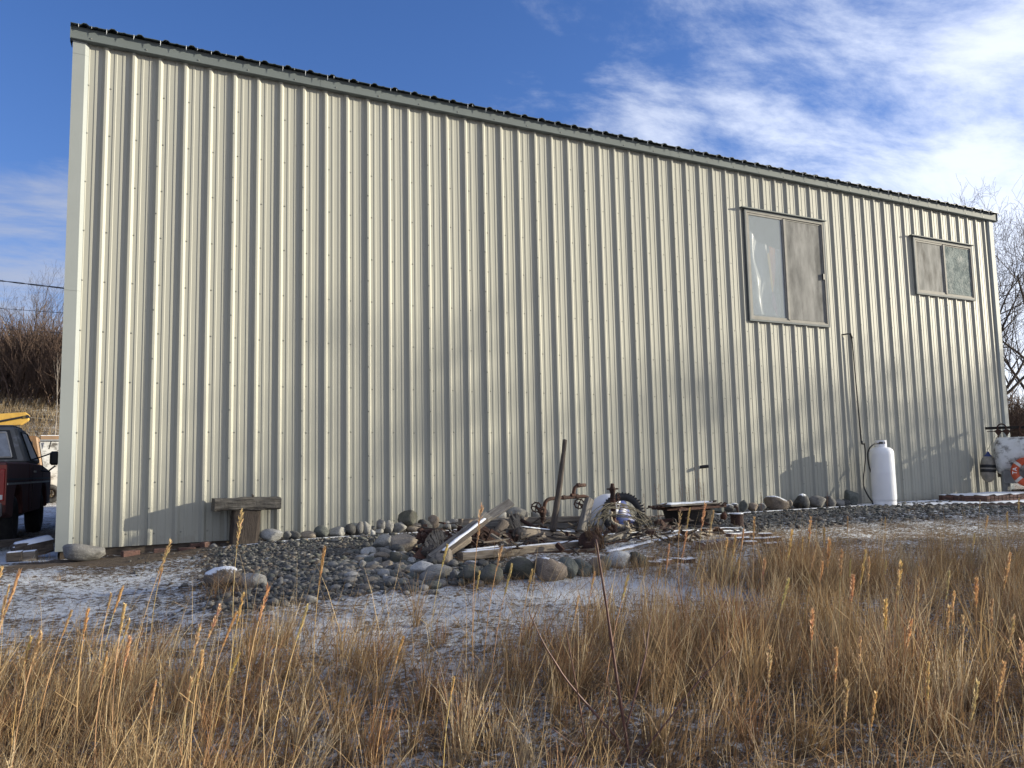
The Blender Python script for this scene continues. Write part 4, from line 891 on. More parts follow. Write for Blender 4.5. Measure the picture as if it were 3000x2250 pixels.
# tangle of sticks, splinters and flakes of rust between the timbers
def tangle(name, label, cat, m, n, seed, kind):
    r = random.Random(seed); mb = MB()
    for _ in range(n):
        u = r.uniform(1225, 2080); v = r.uniform(1560, 1632) if u < 1750 else r.uniform(1548, 1600); g = pg(u, v); z0 = r.uniform(.0, .14)
        a = r.uniform(0, 3.14); L_ = r.uniform(.08, .42); d = Vector((math.cos(a), math.sin(a), r.gauss(0, .28))).normalized(); p = g+Vector((0, 0, z0+.02))
        if kind == 'stick': mb.tube([p-d*L_*.5, p+Vector((r.uniform(-.02, .02), 0, r.uniform(-.01, .02))), p+d*L_*.5], [r.uniform(.006, .014), r.uniform(.008, .016), .003], 5)
        else: mb.box(p, (r.uniform(.04, .16), r.uniform(.02, .09), r.uniform(.006, .05)), Matrix.Rotation(a, 3, 'Z') @ Matrix.Rotation(r.gauss(0, .5), 3, 'Y'))
    o = build(name, mb, m); tag(o, label, cat, kind='stuff')
tangle('scrap_sticks', 'tangle of broken sticks and splinters between the old timbers', 'sticks', WOODS['dark'], 150, 41, 'stick')
tangle('pale_splinters', 'pale weathered splinters scattered through the scrap heap', 'sticks', WOODS['tan'], 60, 42, 'stick')
tangle('rust_scraps', 'small flakes and lumps of rusty iron among the timbers', 'scrap metal', RUST, 110, 43, 'flake')
bm_('timber_beam', (1450, 1612, -2.55), (1712, 1612, -2.45), .11, .075, 'dark', 'dark squared beam lying behind the long front beam', rough=.06, n=14)
bm_('timber_beam', (1335, 1605, -2.15), (1475, 1560, -1.75), .09, .08, 'dark', 'dark timber lying aslant behind the rusty drum', rough=.08, n=12)
bm_('timber_beam', (1560, 1583, -2.25), (1700, 1578, -2.2), .10, .07, 'dark', 'short dark timber behind the winch head', rough=.07, n=10)
bm_('timber_board', (1830, 1600, -2.6), (1985, 1585, -2.35), .14, .03, 'dark', 'dark board lying under the sloping snowy beam', 'board', rough=.06, snow=.006)

# extra cobbles filling the heap
def fill_cobbles():
    r = random.Random(61); V = []; T = []; o = 0
    bm = bmesh.new(); bmesh.ops.create_icosphere(bm, subdivisions=2, radius=.5); B = np.array([tuple(v.co) for v in bm.verts]); F = np.array([[v.index for v in f.verts] for f in bm.faces]); bm.free()
    C = []
    for _ in range(230):
        u = r.gauss(1150, 110); v = r.gauss(1660, 32)
        if not (930 < u < 1420 and 1600 < v < 1740): continue
        g = pg(u, v); s_ = r.uniform(.045, .115); off = Vector((r.uniform(-9, 9), 0, 0)); W = np.array([tuple(Vector(b)*(1+.28*mnoise.noise(Vector(b)*2.2+off))) for b in B])*np.array([s_*r.uniform(1, 1.6), s_, s_*r.uniform(.55, .8)])
        a = r.uniform(0, 6.28); c, q = math.cos(a), math.sin(a); V.append(np.stack([W[:, 0]*c-W[:, 1]*q+g.x, W[:, 0]*q+W[:, 1]*c+g.y, W[:, 2]+g.z+s_*.15], -1)); T.append(F+o); o += len(B)
        k = r.choice([(.20, .195, .18), (.12, .125, .115), (.27, .25, .22), (.09, .09, .085), (.17, .15, .125), (.34, .33, .31)]); C.append(np.repeat(np.array([k])*r.uniform(.8, 1.2), len(B), 0))
    ob = np_mesh('small_cobbles', np.concatenate(V), np.concatenate(T), PEB, np.concatenate(C), True); tag(ob, 'small mixed cobbles filling the heap beside the scrap', 'cobbles', kind='stuff')
fill_cobbles()
# ------------------------------------------------------------------ right end: gas cylinder, slab, brick pad, tank
Yc = -.55; cb_ = px(2593, 1481, Yc); ct = px(2593, 1310, Yc); m_ = mpp(cb_); R_ = 33.5*m_; zb = cb_.z; hb = ct.z-zb
gc = empty('gas_cylinder', (cb_.x, Yc, zb), 'tall white propane gas cylinder standing against the wall', 'gas cylinder'); A = Matrix.Translation((cb_.x, Yc, zb))
build('body', MB().lathe([(0, .06), (R_*.8, .06), (R_*.96, .085), (R_, .13), (R_, hb*.55), (R_*1.003, hb*.56), (R_*1.003, hb*.57), (R_, hb*.58), (R_, hb*.87), (R_*.98, hb*.92), (R_*.9, hb*.96), (R_*.7, hb*.99), (R_*.4, hb*1.005), (0, hb*1.008)], 40, A), WHITEPAINT, gc, smooth=True)
build('foot_ring', MB().lathe([(R_*.93, 0), (R_*.93, .10), (R_*.96, .105), (R_*.96, 0)], 36, A), WHITEPAINT, gc, smooth=True, autos=40)
# collar with a cut-out facing the picture
co_ = MB(); rc_ = 15.5*m_; hc = 22*m_; nseg = 40
for i in range(nseg):
    a0 = 2*math.pi*i/nseg; a1 = 2*math.pi*(i+1)/nseg; am = (a0+a1)/2; ang = (math.degrees(am)-226) % 360; ang = min(ang, 360-ang)
    zs = [(0, hc)] if ang > 42 else [(0, hc*.48), (hc*.80, hc)]
    for (z0_, z1_) in zs:
        vs = [];
        for rr in (rc_, rc_-.006):
            for (a_, z_) in ((a0, z0_), (a1, z0_), (a1, z1_), (a0, z1_)): vs.append((cb_.x+rr*math.cos(a_), Yc+rr*math.sin(a_), zb+hb+z_-.01))
        co_.add(vs, [(0, 1, 2, 3), (7, 6, 5, 4), (3, 2, 6, 7), (0, 4, 5, 1)])
build('collar', co_, WHITEPAINT, gc)
vz = zb+hb; vb = build('valve', MB().tube([(cb_.x, Yc, vz-.01), (cb_.x, Yc, vz+.10)], .038, 10), mat('valve_dark', (.03, .027, .025), rough=.5), gc, smooth=True)
build('outlet', MB().tube([(cb_.x, Yc, vz+.06), (cb_.x-rc_*.9, Yc-.03, vz+.06)], .018, 8), BLACK, vb)
hp = smooth_path([px(2572, 1299, Yc-.03), px(2560, 1302, Yc-.03), px(2548, 1313, Yc-.01), px(2542, 1331, Yc+.05), px(2547, 1369, Yc+.12), px(2560, 1403, Yc+.16)], 5)
o = build('gas_hose', MB().tube(hp, .013, 8), BLACK, smooth=True); tag(o, 'black rubber hose curving from the gas cylinder valve', 'hose')
hp = smooth_path([px(2533, 1299, -.11), px(2536, 1328, -.12), px(2534, 1365, -.14), px(2530, 1404, -.2), px(2533, 1432, -.25), px(2553, 1467, -.35), px(2567, 1476, -.42)], 5)
o = build('gas_hose', MB().tube(hp, .013, 8), BLACK, smooth=True); tag(o, 'long black hose dropping from the wall pipe to the ground', 'hose')
p = px(2566, 1473, -.42); o = build('hose_fitting', MB().tube([p+Vector((-.10, 0, -.01)), p, p+Vector((.02, 0, .06))], [.015, .022, .018], 8), BLACK); tag(o, 'small black fitting lying at the foot of the gas cylinder', 'fitting')
# concrete slab with a snow blanket
sl = [(12.0, -.06), (12.0, -.55), (12.75, -.72), (13.8, -1.05), (14.6, -1.55), (15.6, -2.0), (19.5, -3.0), (21.5, -3.2), (21.5, -.06)]
o = build('concrete_slab', MB().prism([(a, b) for a, b in sl], 'z', -.2, -.022), mat('concrete_edge', (.16, .10, .085), (.12, .10, .09), scale=8, rough=.9)); tag(o, 'low snow covered slab below the gas cylinder and tank', 'slab', kind='structure')
def snow_sheet(name, poly, z, amp, parent=None, step=.06, thr=.0, edge=.05):
    from mathutils.geometry import intersect_point_line
    xs0 = min(q[0] for q in poly); xs1 = max(q[0] for q in poly); ys0 = min(q[1] for q in poly); ys1 = max(q[1] for q in poly)
    nx = int((xs1-xs0)/step)+2; ny = int((ys1-ys0)/step)+2; vs = []; ok = []; idx = {}
    def inside(x, y):
        c = False; n = len(poly)
        for i in range(n):
            (xa, ya), (xb, yb) = poly[i], poly[i-1]
            if (ya > y) != (yb > y) and x < (xb-xa)*(y-ya)/(yb-ya)+xa: c = not c
        return c
    def edist(x, y):
        d = 9
        for i in range(len(poly)):
            a = Vector(poly[i]); b = Vector(poly[i-1]); p = Vector((x, y)); t = max(0, min(1, (p-a).dot(b-a)/((b-a).length_squared+1e-9))); d = min(d, (p-(a+(b-a)*t)).length)
        return d
    for iy in range(ny):
        for ix in range(nx):
            x = xs0+ix*step; y = ys0+iy*step; n_ = mnoise.noise(Vector((x*2.3, y*2.3, 3)))+.6*mnoise.noise(Vector((x*7, y*7, 8)))
            inn = inside(x, y); d = edist(x, y) if inn else 0
            h = (amp*(1+.5*n_))*min(1, d/edge)-.004*(1-min(1, d/edge))
            if thr and n_ < thr-.9: h = -.01
            idx[(ix, iy)] = len(vs); vs.append((x, y, z+h)); ok.append(inn)
    fs = []
    for iy in range(ny-1):
        for ix in range(nx-1):
            q = [idx[(ix, iy)], idx[(ix+1, iy)], idx[(ix+1, iy+1)], idx[(ix, iy+1)]]
            if all(ok[k] for k in q): fs.append(tuple(q))
    return build(name, MB().add(vs, fs), SNOW, parent, smooth=True)
snow_sheet('snow', sl, -.022, .022, o, step=.07, thr=.35)
# pad of two courses of bricks, snow on top
PB = Vector((14.95, -1.28, -.02)); eL = (px(2735, 1470, -.30)-PB); eL.z = 0; lenL = eL.length; eL.normalize(); eR = Vector((1.0, -.10, 0)).normalized()
pad = empty('brick_pad', PB, 'low pad of stacked bricks covered with snow by the tank', 'brick pad')
bme = {}
def padbrick(c, ax, l, h_, wd):
    key = (round(l, 3), round(wd, 3))
    if key not in bme:
        m2 = MB().box((0, 0, 0), (l, wd, h_)); me = bpy.data.meshes.new('brick'); bm = bmesh.new()
        mm = bpy.data.meshes.new('tmp'); mm.from_pydata(m2.v, [], m2.f); bm.from_mesh(mm); bmesh.ops.recalc_face_normals(bm, faces=bm.faces); bmesh.ops.bevel(bm, geom=list(bm.edges), offset=.006, segments=1, affect='EDGES'); bm.to_mesh(me); bm.free(); me.materials.append(BRICK); bme[key] = me
    ob = bpy.data.objects.new('brick', bme[key]); COL.objects.link(ob); ob.parent = pad; ob.location = Vector(c)-PB; ob.rotation_euler = (random.uniform(-.02, .02), random.uniform(-.02, .02), math.atan2(ax.y, ax.x)+random.uniform(-.04, .04))
hc_ = .062; nL = Vector((-eL.y, eL.x, 0)); nL = nL if nL.x > 0 else -nL
for cr in range(2):
    n = int(lenL/.205)
    for i in range(n):
        c = PB+eL*(.11+i*.205+.1*(cr % 2)*0)+nL*.05; padbrick((c.x, c.y, PB.z+hc_*(cr+.5)), eL, .195, .058, .095)
    for i in range(26):
        c = PB+eR*(.06+i*.103)+Vector((0, .10, 0)); padbrick((c.x, c.y, PB.z+hc_*(cr+.5)+random.uniform(-.003, .003)), Vector((-eR.y, eR.x, 0)), .195, .058, .095)
q0 = PB+eL*.02; q1 = PB+eL*(lenL-.02); q2 = q1+eR*2.2; q3 = PB+eR*2.6
poly = [(q0.x+.02, q0.y+.02), (q1.x, q1.y), (q2.x, q2.y), (q3.x, q3.y+.02)]
build('core', MB().prism([(q0.x+.12, q0.y+.14), (q1.x+.10, q1.y-.03), (q2.x, q2.y), (q3.x, q3.y+.18)], 'z', PB.z, PB.z+.118), BRICK, pad)
snow_sheet('snow', poly, PB.z+.121, .022, pad, step=.05, thr=.25)
# white tank lying on a stand
Yt = -.38; Ya = -.14; t0 = px(2920, 1336, Yt); mt = mpp(t0); Rt = 54*mt; tz = t0.z
tk = empty('white_tank', (t0.x, Yt, Z(t0.x, Yt)), 'worn white cylindrical tank lying on a low stand at the right', 'tank')
axd = Vector((.56, -.83, 0)).normalized(); nrm = Vector((-axd.y*-1, -axd.x, 0)); nrm = Vector((-.83, -.56, 0)).normalized(); A = Matrix.Translation((t0.x, Yt, tz)) @ axd.to_track_quat('Z', 'Y').to_matrix().to_4x4()
build('shell', MB().lathe([(0, -.07), (Rt*.4, -.06), (Rt*.75, -.03), (Rt*.93, .01), (Rt*.99, .05), (Rt, .09), (Rt, 1.45), (Rt*.985, 1.49), (Rt*.8, 1.52), (0, 1.53)], 40, A), WHITEOLD, tk, smooth=True, autos=50)
for dz in (.42, .95): build('hoop', MB().torus(A @ Vector((0, 0, dz)), Rt+.002, .008, axd, 40, 6), WHITEOLD, tk, smooth=True)
gzt = PB.z+.10
for (dx, dy) in ((.12, -.22), (.12, .25), (1.25, -.22), (1.25, .25)):
    pb = Vector((t0.x, Yt, 0))+axd*dx+Vector((-axd.y, axd.x, 0))*dy
    build('leg', MB().box((pb.x, pb.y, (gzt+tz-Rt*.8)/2), (.11, .10, tz-Rt*.8-gzt)), mat('painted_timber_grey', (.24, .245, .24), (.16, .16, .155), scale=6, rough=.85), tk, bevel=.006)
pa = Vector((t0.x, Yt, 0))+axd*.75
build('cradle_board', MB().box((pa.x+nrm.x*.30, pa.y+nrm.y*.30, tz-Rt*1.12), (1.35, .05, .26), Matrix.Rotation(math.atan2(axd.y, axd.x), 3, 'Z')), mat('painted_timber_grey', (.3, .3, .3)), tk, bevel=.006)
build('cradle_beam', MB().box((pa.x-nrm.x*.26, pa.y-nrm.y*.26, tz-Rt*1.0), (1.5, .07, .12), Matrix.Rotation(math.atan2(axd.y, axd.x), 3, 'Z')), WOODS['dark'], tk, bevel=.006)
# painted fishing float
fb = px(2895, 1372, -.30); mf = mpp(fb); A = Matrix.Translation(fb) @ Matrix.Rotation(.10, 4, 'Y'); fo = empty('fishing_float', (fb.x, fb.y, fb.z-48*mf), 'grubby white fishing float with blue top and black bands', 'float')
W2 = mat('float_white', (.34, .31, .26), (.20, .18, .15), scale=7, rough=.6, rust=(.10, .07, .05), rscale=5, rlo=.62, rhi=.72)
r2 = 20.5*mf; h2 = 41*mf
build('body', MB().lathe([(0, -h2), (r2*.35, -h2*.97), (r2*.75, -h2*.75), (r2*.96, -h2*.45), (r2, -h2*.1), (r2*.98, h2*.3), (r2*.85, h2*.62), (r2*.6, h2*.83)], 26, A), W2, fo, smooth=True)
build('blue_cap', MB().lathe([(r2*.62, h2*.80), (r2*.5, h2*.9), (r2*.28, h2*1.0), (r2*.16, h2*1.15), (r2*.1, h2*1.2), (0, h2*1.21)], 20, A), BLUE, fo, smooth=True)
for zz, hh in ((.02, .12), (-.30, .12)):
    build('black_band', MB().lathe([(r2*1.012, h2*zz), (r2*1.015, h2*(zz+hh)), (r2*1.01, h2*(zz+hh*1.8))], 26, A), BLACK, fo, smooth=True)
build('tether', MB().tube([fb+Vector((0, 0, h2*1.2)), px(2907, 1292, -.3), px(2914, 1277, -.2)], .004, 5), CABLE, fo)
# life ring
lc = t0+axd*.50+nrm*(Rt+.09)+Vector((0, 0, -.33)); lf = (nrm+Vector((0, 0, .12))).normalized(); ml = mpp(lc); lr = empty('life_ring', (lc.x, lc.y, lc.z-.35), 'orange life ring with white straps hung against the white tank', 'life ring')
Rl = 33*ml; rl = 10.5*ml
build('ring', MB().torus(lc, Rl, rl, lf, 48, 14), ORANGE, lr, smooth=True)
upv = Vector((0, 0, 1)); e2 = (upv-lf*upv.dot(lf)).normalized(); e1 = e2.cross(lf)    # e1: to the right seen from the front
e1 = -e1 if e1.dot(_R) < 0 else e1
for ad in (222, 318, 42, 138):
    a = math.radians(ad); d = e1*math.cos(a)+e2*math.sin(a); tg = (e2*math.cos(a)-e1*math.sin(a)); mb = MB(); vs = []; fs = []; K = 14
    for s in (-1, 1):
        for k in range(K):
            b = 2*math.pi*k/K; vs.append(lc+d*(Rl+(rl+.004)*math.cos(b))+lf*((rl+.004)*math.sin(b))+tg*(s*.028))
    for k in range(K): fs.append((k, (k+1) % K, K+(k+1) % K, K+k))
    build('strap', mb.add(vs, fs), mat('strap_white', (.55, .54, .50), rough=.7), lr, smooth=True)
def text_mesh(txt, size):
    cu = bpy.data.curves.new('letters', 'FONT'); cu.body = txt; cu.size = size; cu.extrude = .002; cu.align_x = 'CENTER'; cu.align_y = 'CENTER'
    ob = bpy.data.objects.new('letters', cu); COL.objects.link(ob); dg = bpy.context.evaluated_depsgraph_get(); me = bpy.data.meshes.new_from_object(ob.evaluated_get(dg)); bpy.data.objects.remove(ob); return me
for ad, tx in ((176, 'TA'), (262, 'A')):
    a = math.radians(ad); d = e1*math.cos(a)+e2*math.sin(a); tg = (e2*math.cos(a)-e1*math.sin(a)); me = text_mesh(tx, .115); o = link('letters', me, mat('letter_white', (.8, .8, .78), rough=.6), lr)
    X = -tg if ad < 200 else tg*1.0; Yv_ = d if ad < 200 else -d; X = -tg; Yv_ = d; c = lc+d*Rl+lf*(rl+.003)
    Zx = X.cross(Yv_)
    if Zx.dot(lf) < 0: X = -X; Zx = X.cross(Yv_)
    o.matrix_basis = Matrix.Translation(-parent_loc(lr)) @ Matrix(((X.x, Yv_.x, Zx.x, c.x), (X.y, Yv_.y, Zx.y, c.y), (X.z, Yv_.z, Zx.z, c.z), (0, 0, 0, 1)))
# davit arm with clamps, hook and chain
Ya = -.16; a0 = px(2886, 1255, Ya); a1 = a0+axd*1.35; dv = empty('steel_davit', (a1.x, a1.y, Z(a1.x, a1.y)), 'dark steel davit arm reaching over the white tank', 'davit')
build('arm', MB().box((a0+a1)/2, ((a1-a0).length, .05, .055), Matrix.Rotation(math.atan2(axd.y, axd.x), 3, 'Z')), DARKIRON, dv, bevel=.005)
build('post', MB().box((a1.x, a1.y, (a1.z+Z(a1.x, a1.y))/2), (.08, .08, a1.z-Z(a1.x, a1.y)+.05)), DARKIRON, dv, bevel=.006)
b0 = a0+axd*.03+nrm*.05+Vector((0, 0, -10*mt)); b1 = b0+axd*.5; build('lower_bar', MB().tube([b0, b1], .008, 6), RUST, dv)
for uu in (2918, 2939):
    c = a0+axd*((uu-2886)*mt)+nrm*.05+Vector((0, 0, -12*mt)); mb = MB(); q8 = [(-10, 2), (-4, 7), (5, 7), (10, 1), (4, -8), (1, -16), (-2, -9)]; vv8 = [c+axd*(dx*mt)+Vector((0, 0, dz*mt))+nrm*k8 for k8 in (0, .035) for dx, dz in q8]; mb.add(vv8, [tuple(range(7)), tuple(range(13, 6, -1))]+[(i8, i8+7, (i8+1) % 7+7, (i8+1) % 7) for i8 in range(7)]); build('clamp_jaw', mb, RUST, dv)
cH = a0+axd*(42*mt)+nrm*.04; build('shackle', MB().torus(cH, 11*mt, .014, nrm, 20, 8, 0.0, 2*math.pi), RUST, dv, smooth=True)
hk = [px(2914, 1279, Ya), px(2921, 1283, Ya), px(2920, 1291, Ya), px(2913, 1292, Ya)]
ck = a0+axd*(29*mt)+nrm*.05+Vector((0, 0, -30*mt)); chn = empty('chain_hook', (ck.x, ck.y, ck.z-.25), 'rusty hook and chain hanging from the davit clamps', 'chain')
build('hook', MB().torus(ck, .035, .010, (0, 1, .1), 18, 7, -.6, 4.2), RUST, chn, smooth=True)
for i in range(8):
    c = ck+Vector((.004*i, 0, -.05-.042*i)); build('chain_link', MB().torus(c, .021, .007, (1, 0, 0) if i % 2 else (0, 1, 0), 14, 6), RUST, chn, smooth=True)
cw = a0+axd*(106*mt)+nrm*.07+Vector((0, 0, -8*mt)); wh = empty('pulley_wheel', (cw.x, cw.y, cw.z-.16), 'rusty spoked pulley wheel hung on the davit arm', 'pulley')
build('rim', MB().torus(cw, .145, .014, tuple(nrm), 28, 8), RUSTO, wh, smooth=True)
mb = MB(); fa = nrm.copy(); g1 = fa.orthogonal().normalized(); g2 = fa.cross(g1)
for k in range(5): d = g1*math.cos(k*1.2566)+g2*math.sin(k*1.2566); mb.tube([cw, cw+d*.14], .009, 6)
mb.tube([cw-fa*.04, cw+fa*.04], .03, 10); build('spokes', mb, RUSTO, wh)
mb = MB(); rj = random.Random(12)
for i in range(10):
    c = Vector((t0.x, Yt, 0))+axd*rj.uniform(.2, 1.3)+nrm*rj.uniform(-.25, .25)+Vector((0, 0, PB.z+.15+rj.uniform(0, .06))); mb.tube([c, c+Vector((rj.uniform(-.3, .3), rj.uniform(-.1, .1), rj.uniform(-.02, .03)))], rj.uniform(.02, .05), 7)
o = build('firewood_scraps', mb, WOODS['dark']); tag(o, 'dark wood scraps lying under the tank stand', 'scrap wood', kind='stuff')

# ------------------------------------------------------------------ pickup truck at the left
TY, TX, TR = 1.75, -2.02, math.radians(-3.4)
tz0 = -.17
trk = empty('pickup_truck', (TX, TY, tz0), 'old maroon and grey pickup parked beyond the left corner, seen from behind', 'pickup truck'); trk.rotation_euler = (0, 0, TR)
def tp(nm, mb, m, parent=None, **k): return build(nm, mb, m, parent or trk, world=False, **k)
def arch(cy, r, n=10): return [(cy+r*math.cos(math.pi-math.pi*i/n), .47+r*math.sin(math.pi-math.pi*i/n)) for i in range(n+1)]
rearp = [(0, .62), (.02, .55), (.55, .47)]+arch(1.12, .47)+[(1.75, .47), (2.22, .47), (2.22, 1.24), (0.03, 1.22), (0, 1.15)]
mb = MB(); mb.prism([(a, b) for a, b in rearp], 'x', -.97, .97); bed = tp('bed', mb, TRUCKR, bevel=.02)
frontp = [(2.245, .47)]+[(3.4, .47)]+arch(4.22, .47)+[(4.8, .52), (5.25, .58), (5.30, .95), (5.22, 1.12), (3.95, 1.22), (2.245, 1.235)]
tp('front_body', MB().prism([(a, b) for a, b in frontp], 'x', -.97, .97), TRUCKR, bevel=.02)
for (cx0, cx1, zz) in ((.972, .985, .99), (.972, .982, .93)):
    tp('side_moulding', MB().box(((cx0+cx1)/2, 2.5, zz), (cx1-cx0, 4.9, .028)), CHROME if zz < .95 else BLACK)
# cab: tapered greenhouse
mb = MB(); y0, y1, z0, z1 = 2.27, 3.95, 1.236, 1.83
vs = [(-.93, y0, z0), (.93, y0, z0), (.93, y1+.02, z0), (-.93, y1+.02, z0), (-.74, y0+.13, z1-.02), (.74, y0+.13, z1-.02), (.74, y1-.52, z1-.02), (-.74, y1-.52, z1-.02)]
mb.add(vs, [(3, 2, 1, 0), (4, 5, 6, 7), (0, 1, 5, 4), (1, 2, 6, 5), (2, 3, 7, 6), (3, 0, 4, 7)]); cab = tp('cab', mb, TRUCKG, bevel=.035, smooth=True, autos=25)
tp('roof_skin', MB().box((0, 2.95, z1-.005), (1.40, 1.0, .03)), TRUCKG, bevel=.012)
def lerp3(a, b, t): return tuple(a[i]+(b[i]-a[i])*t for i in range(3))
def quad_on(a, b, c, d, s0, s1, t0_, t1_, out):
    P_ = []
    for (s, t) in ((s0, t0_), (s1, t0_), (s1, t1_), (s0, t1_)):
        lo = lerp3(a, b, s); hi = lerp3(d, c, s); q = lerp3(lo, hi, t); P_.append(Vector(q)+Vector(out))
    return P_
rw = quad_on(vs[0], vs[1], vs[5], vs[4], .10, .90, .16, .84, (0, -.012, .003)); tp('rear_window', MB().add(rw, [(0, 1, 2, 3)]), FROST, cab)
fr_ = MB()
for i in range(4): fr_.tube([rw[i], rw[(i+1) % 4]], .014, 6)
tp('window_trim', fr_, CHROME, cab)
rb = quad_on(vs[0], vs[1], vs[5], vs[4], .065, .935, .10, .90, (0, -.006, .002)); tp('window_rubber', MB().add(rb, [(0, 1, 2, 3)]), BLACK, cab)
sw = quad_on(vs[1], vs[2], vs[6], vs[5], .26, .90, .08, .86, (.012, 0, .004)); tp('side_window', MB().add(sw, [(0, 1, 2, 3)]), DGLASS, cab)
fr_ = MB()
for i in range(4): fr_.tube([sw[i], sw[(i+1) % 4]], .010, 5)
tp('side_window_trim', fr_, BLACK, cab)
ws = quad_on(vs[2], vs[3], vs[7], vs[6], .05, .95, .05, .95, (0, .014, .005)); tp('windscreen', MB().add(ws, [(0, 1, 2, 3)]), DGLASS, cab)
for yy in (2.62, 3.90): tp('door_seam', MB().box((.973, yy, .86), (.006, .012, .70)), BLACK)
dh = tp('door_handle', MB().box((.985, 2.78, 1.10), (.03, .14, .03)), CHROME, bevel=.006)
# tail light, bumper, mirrors, wheels
for sx in (-1, 1):
    tl = tp('tail_light', MB().box((sx*.87, -.012, .92), (.17, .03, .42)), TAILRED, bevel=.008)
    tp('reverse_lamp', MB().box((sx*.87, -.030, .76), (.13, .008, .06)), mat('lamp_clear', (.6, .6, .58), rough=.2), tl)
    tp('tail_panel', MB().box((sx*.87, -.003, .92), (.20, .012, .52)), mat('truck_red', (.30, .045, .025), (.2, .04, .025), scale=5, rough=.5))
    for cy in (1.12, 4.22):
        w = tp('wheel', MB().torus((sx*.83, cy, .40), .275, .125, (1, 0, 0), 32, 12, sq=.95), RUBBER, smooth=True)
        tp('rim', MB().lathe([(.20, -.06), (.20, .06), (.15, .03), (.06, .04), (0, .05)], 20, Matrix.Translation((sx*.84, cy, .40)) @ Matrix.Rotation(sx*math.pi/2, 4, 'Y')), CHROME, w, smooth=True, autos=40)
    mr_ = tp('mirror', MB().box((sx*1.17, 3.62, 1.33), (.14, .06, .24)), BLACK, bevel=.03)
    tp('mirror_bracket', MB().tube([(sx*.95, 3.66, 1.12), (sx*1.08, 3.62, 1.10), (sx*1.19, 3.61, 1.20)], .014, 6), BLACK, mr_); tp('mirror_bracket', MB().tube([(sx*.92, 3.7, 1.34), (sx*1.19, 3.62, 1.44)], .012, 6), BLACK, mr_)
tp('bumper', MB().box((0, -.10, .60), (1.88, .14, .19)), CHROME, bevel=.02)
tp('front_bumper', MB().box((0, 5.36, .60), (1.9, .14, .18)), CHROME, bevel=.02)
tp('tailgate', MB().box((0, -.004, .93), (1.5, .02, .55)), TRUCKR, bevel=.006)
tp('underbody', MB().box((0, 2.6, .42), (1.3, 4.8, .14)), BLACK)
tp('cab_snow', MB().box((0, 2.92, 1.828), (1.2, .8, .012)), SNOW, bevel=.004)
# snowy chopping block and wood beside it
c = px(98, 1608, .35); c.z = Z(c.x, .35)
cbk = empty('snowy_wood_block', (c.x, .35, c.z), 'dark split wood block under thick snow in front of the truck', 'wood block')
bl = beam('block', (c.x-.20, .32, c.z+.09), (c.x+.17, .42, c.z+.155), .26, .17, WOODS['dark'], parent=cbk, rough=.12, n=8)
sn_ = MB(); A = Matrix.Translation((c.x-.01, .36, c.z+.205)) @ Matrix.Rotation(.17, 4, 'Z') @ Matrix.Rotation(-.17, 4, 'Y')
sn_.add([A @ Vector(p_) for p_ in ((-.21, -.13, -.02), (.20, -.13, -.02), (.20, .13, -.02), (-.21, .13, -.02), (-.17, -.10, .025), (.17, -.09, .03), (.16, .10, .03), (-.17, .10, .025))], [(0, 1, 5, 4), (1, 2, 6, 5), (2, 3, 7, 6), (3, 0, 4, 7), (4, 5, 6, 7)])
build('snow', sn_, SNOW, cbk, smooth=True)
for i, (u_, v_, w_, pal) in enumerate(((46, 1618, .15, 'brown'), (88, 1611, .14, 'grey'))):
    p = px(u_, v_+10, .15); o = beam('firewood_chunk', (p.x-w_/2, .15, Z(p.x, .15)+.05), (p.x+w_/2, .12, Z(p.x, .15)+.06), .12, .11, WOODS['tan' if i else 'dark'], ('brown wood chunk left of the snowy block', 'pale wood chunk in front of the snowy block')[i], 'wood chunk', None, rough=.1, n=6, snow=.01)
o = beam('timber_beam', px(-60, 1598, 1.0), px(60, 1588, 1.2), .12, .09, WOODS['dark'], 'long dark timber on the ground behind the snowy block', 'timber', None, rough=.04)

# ------------------------------------------------------------------ things beyond the truck
# yellow boom of a machine standing behind the truck
Yb = 27.0; q = [px(-160, 1225, Yb), px(-10, 1214, Yb), px(76, 1209, Yb), px(88, 1218, Yb), px(84, 1232, Yb), px(62, 1246, Yb), px(-160, 1262, Yb)]
ym = empty('yellow_boom', (q[0].x, Yb, Z(q[0].x, Yb)), 'yellow machine boom rising behind the pickup cab', 'machine boom')
build('boom_arm', MB().prism([(p.x, p.z) for p in q], 'y', Yb-.3, Yb+.3), YELLOW, ym, bevel=.02)
build('pivot_pin', MB().tube([px(82, 1222, Yb)+Vector((0, -.36, 0)), px(82, 1222, Yb)+Vector((0, .36, 0))], .07, 10), BLACK, ym)
build('hydraulic_rod', MB().tube([px(-60, 1246, Yb-.33), px(66, 1222, Yb-.33)], .045, 8), BLACK, ym)
build('mast', MB().box((q[0].x-.3, Yb, (q[0].z+Z(q[0].x, Yb))/2), (.5, .5, q[0].z-Z(q[0].x, Yb)+.3)), YELLOW, ym, bevel=.02)
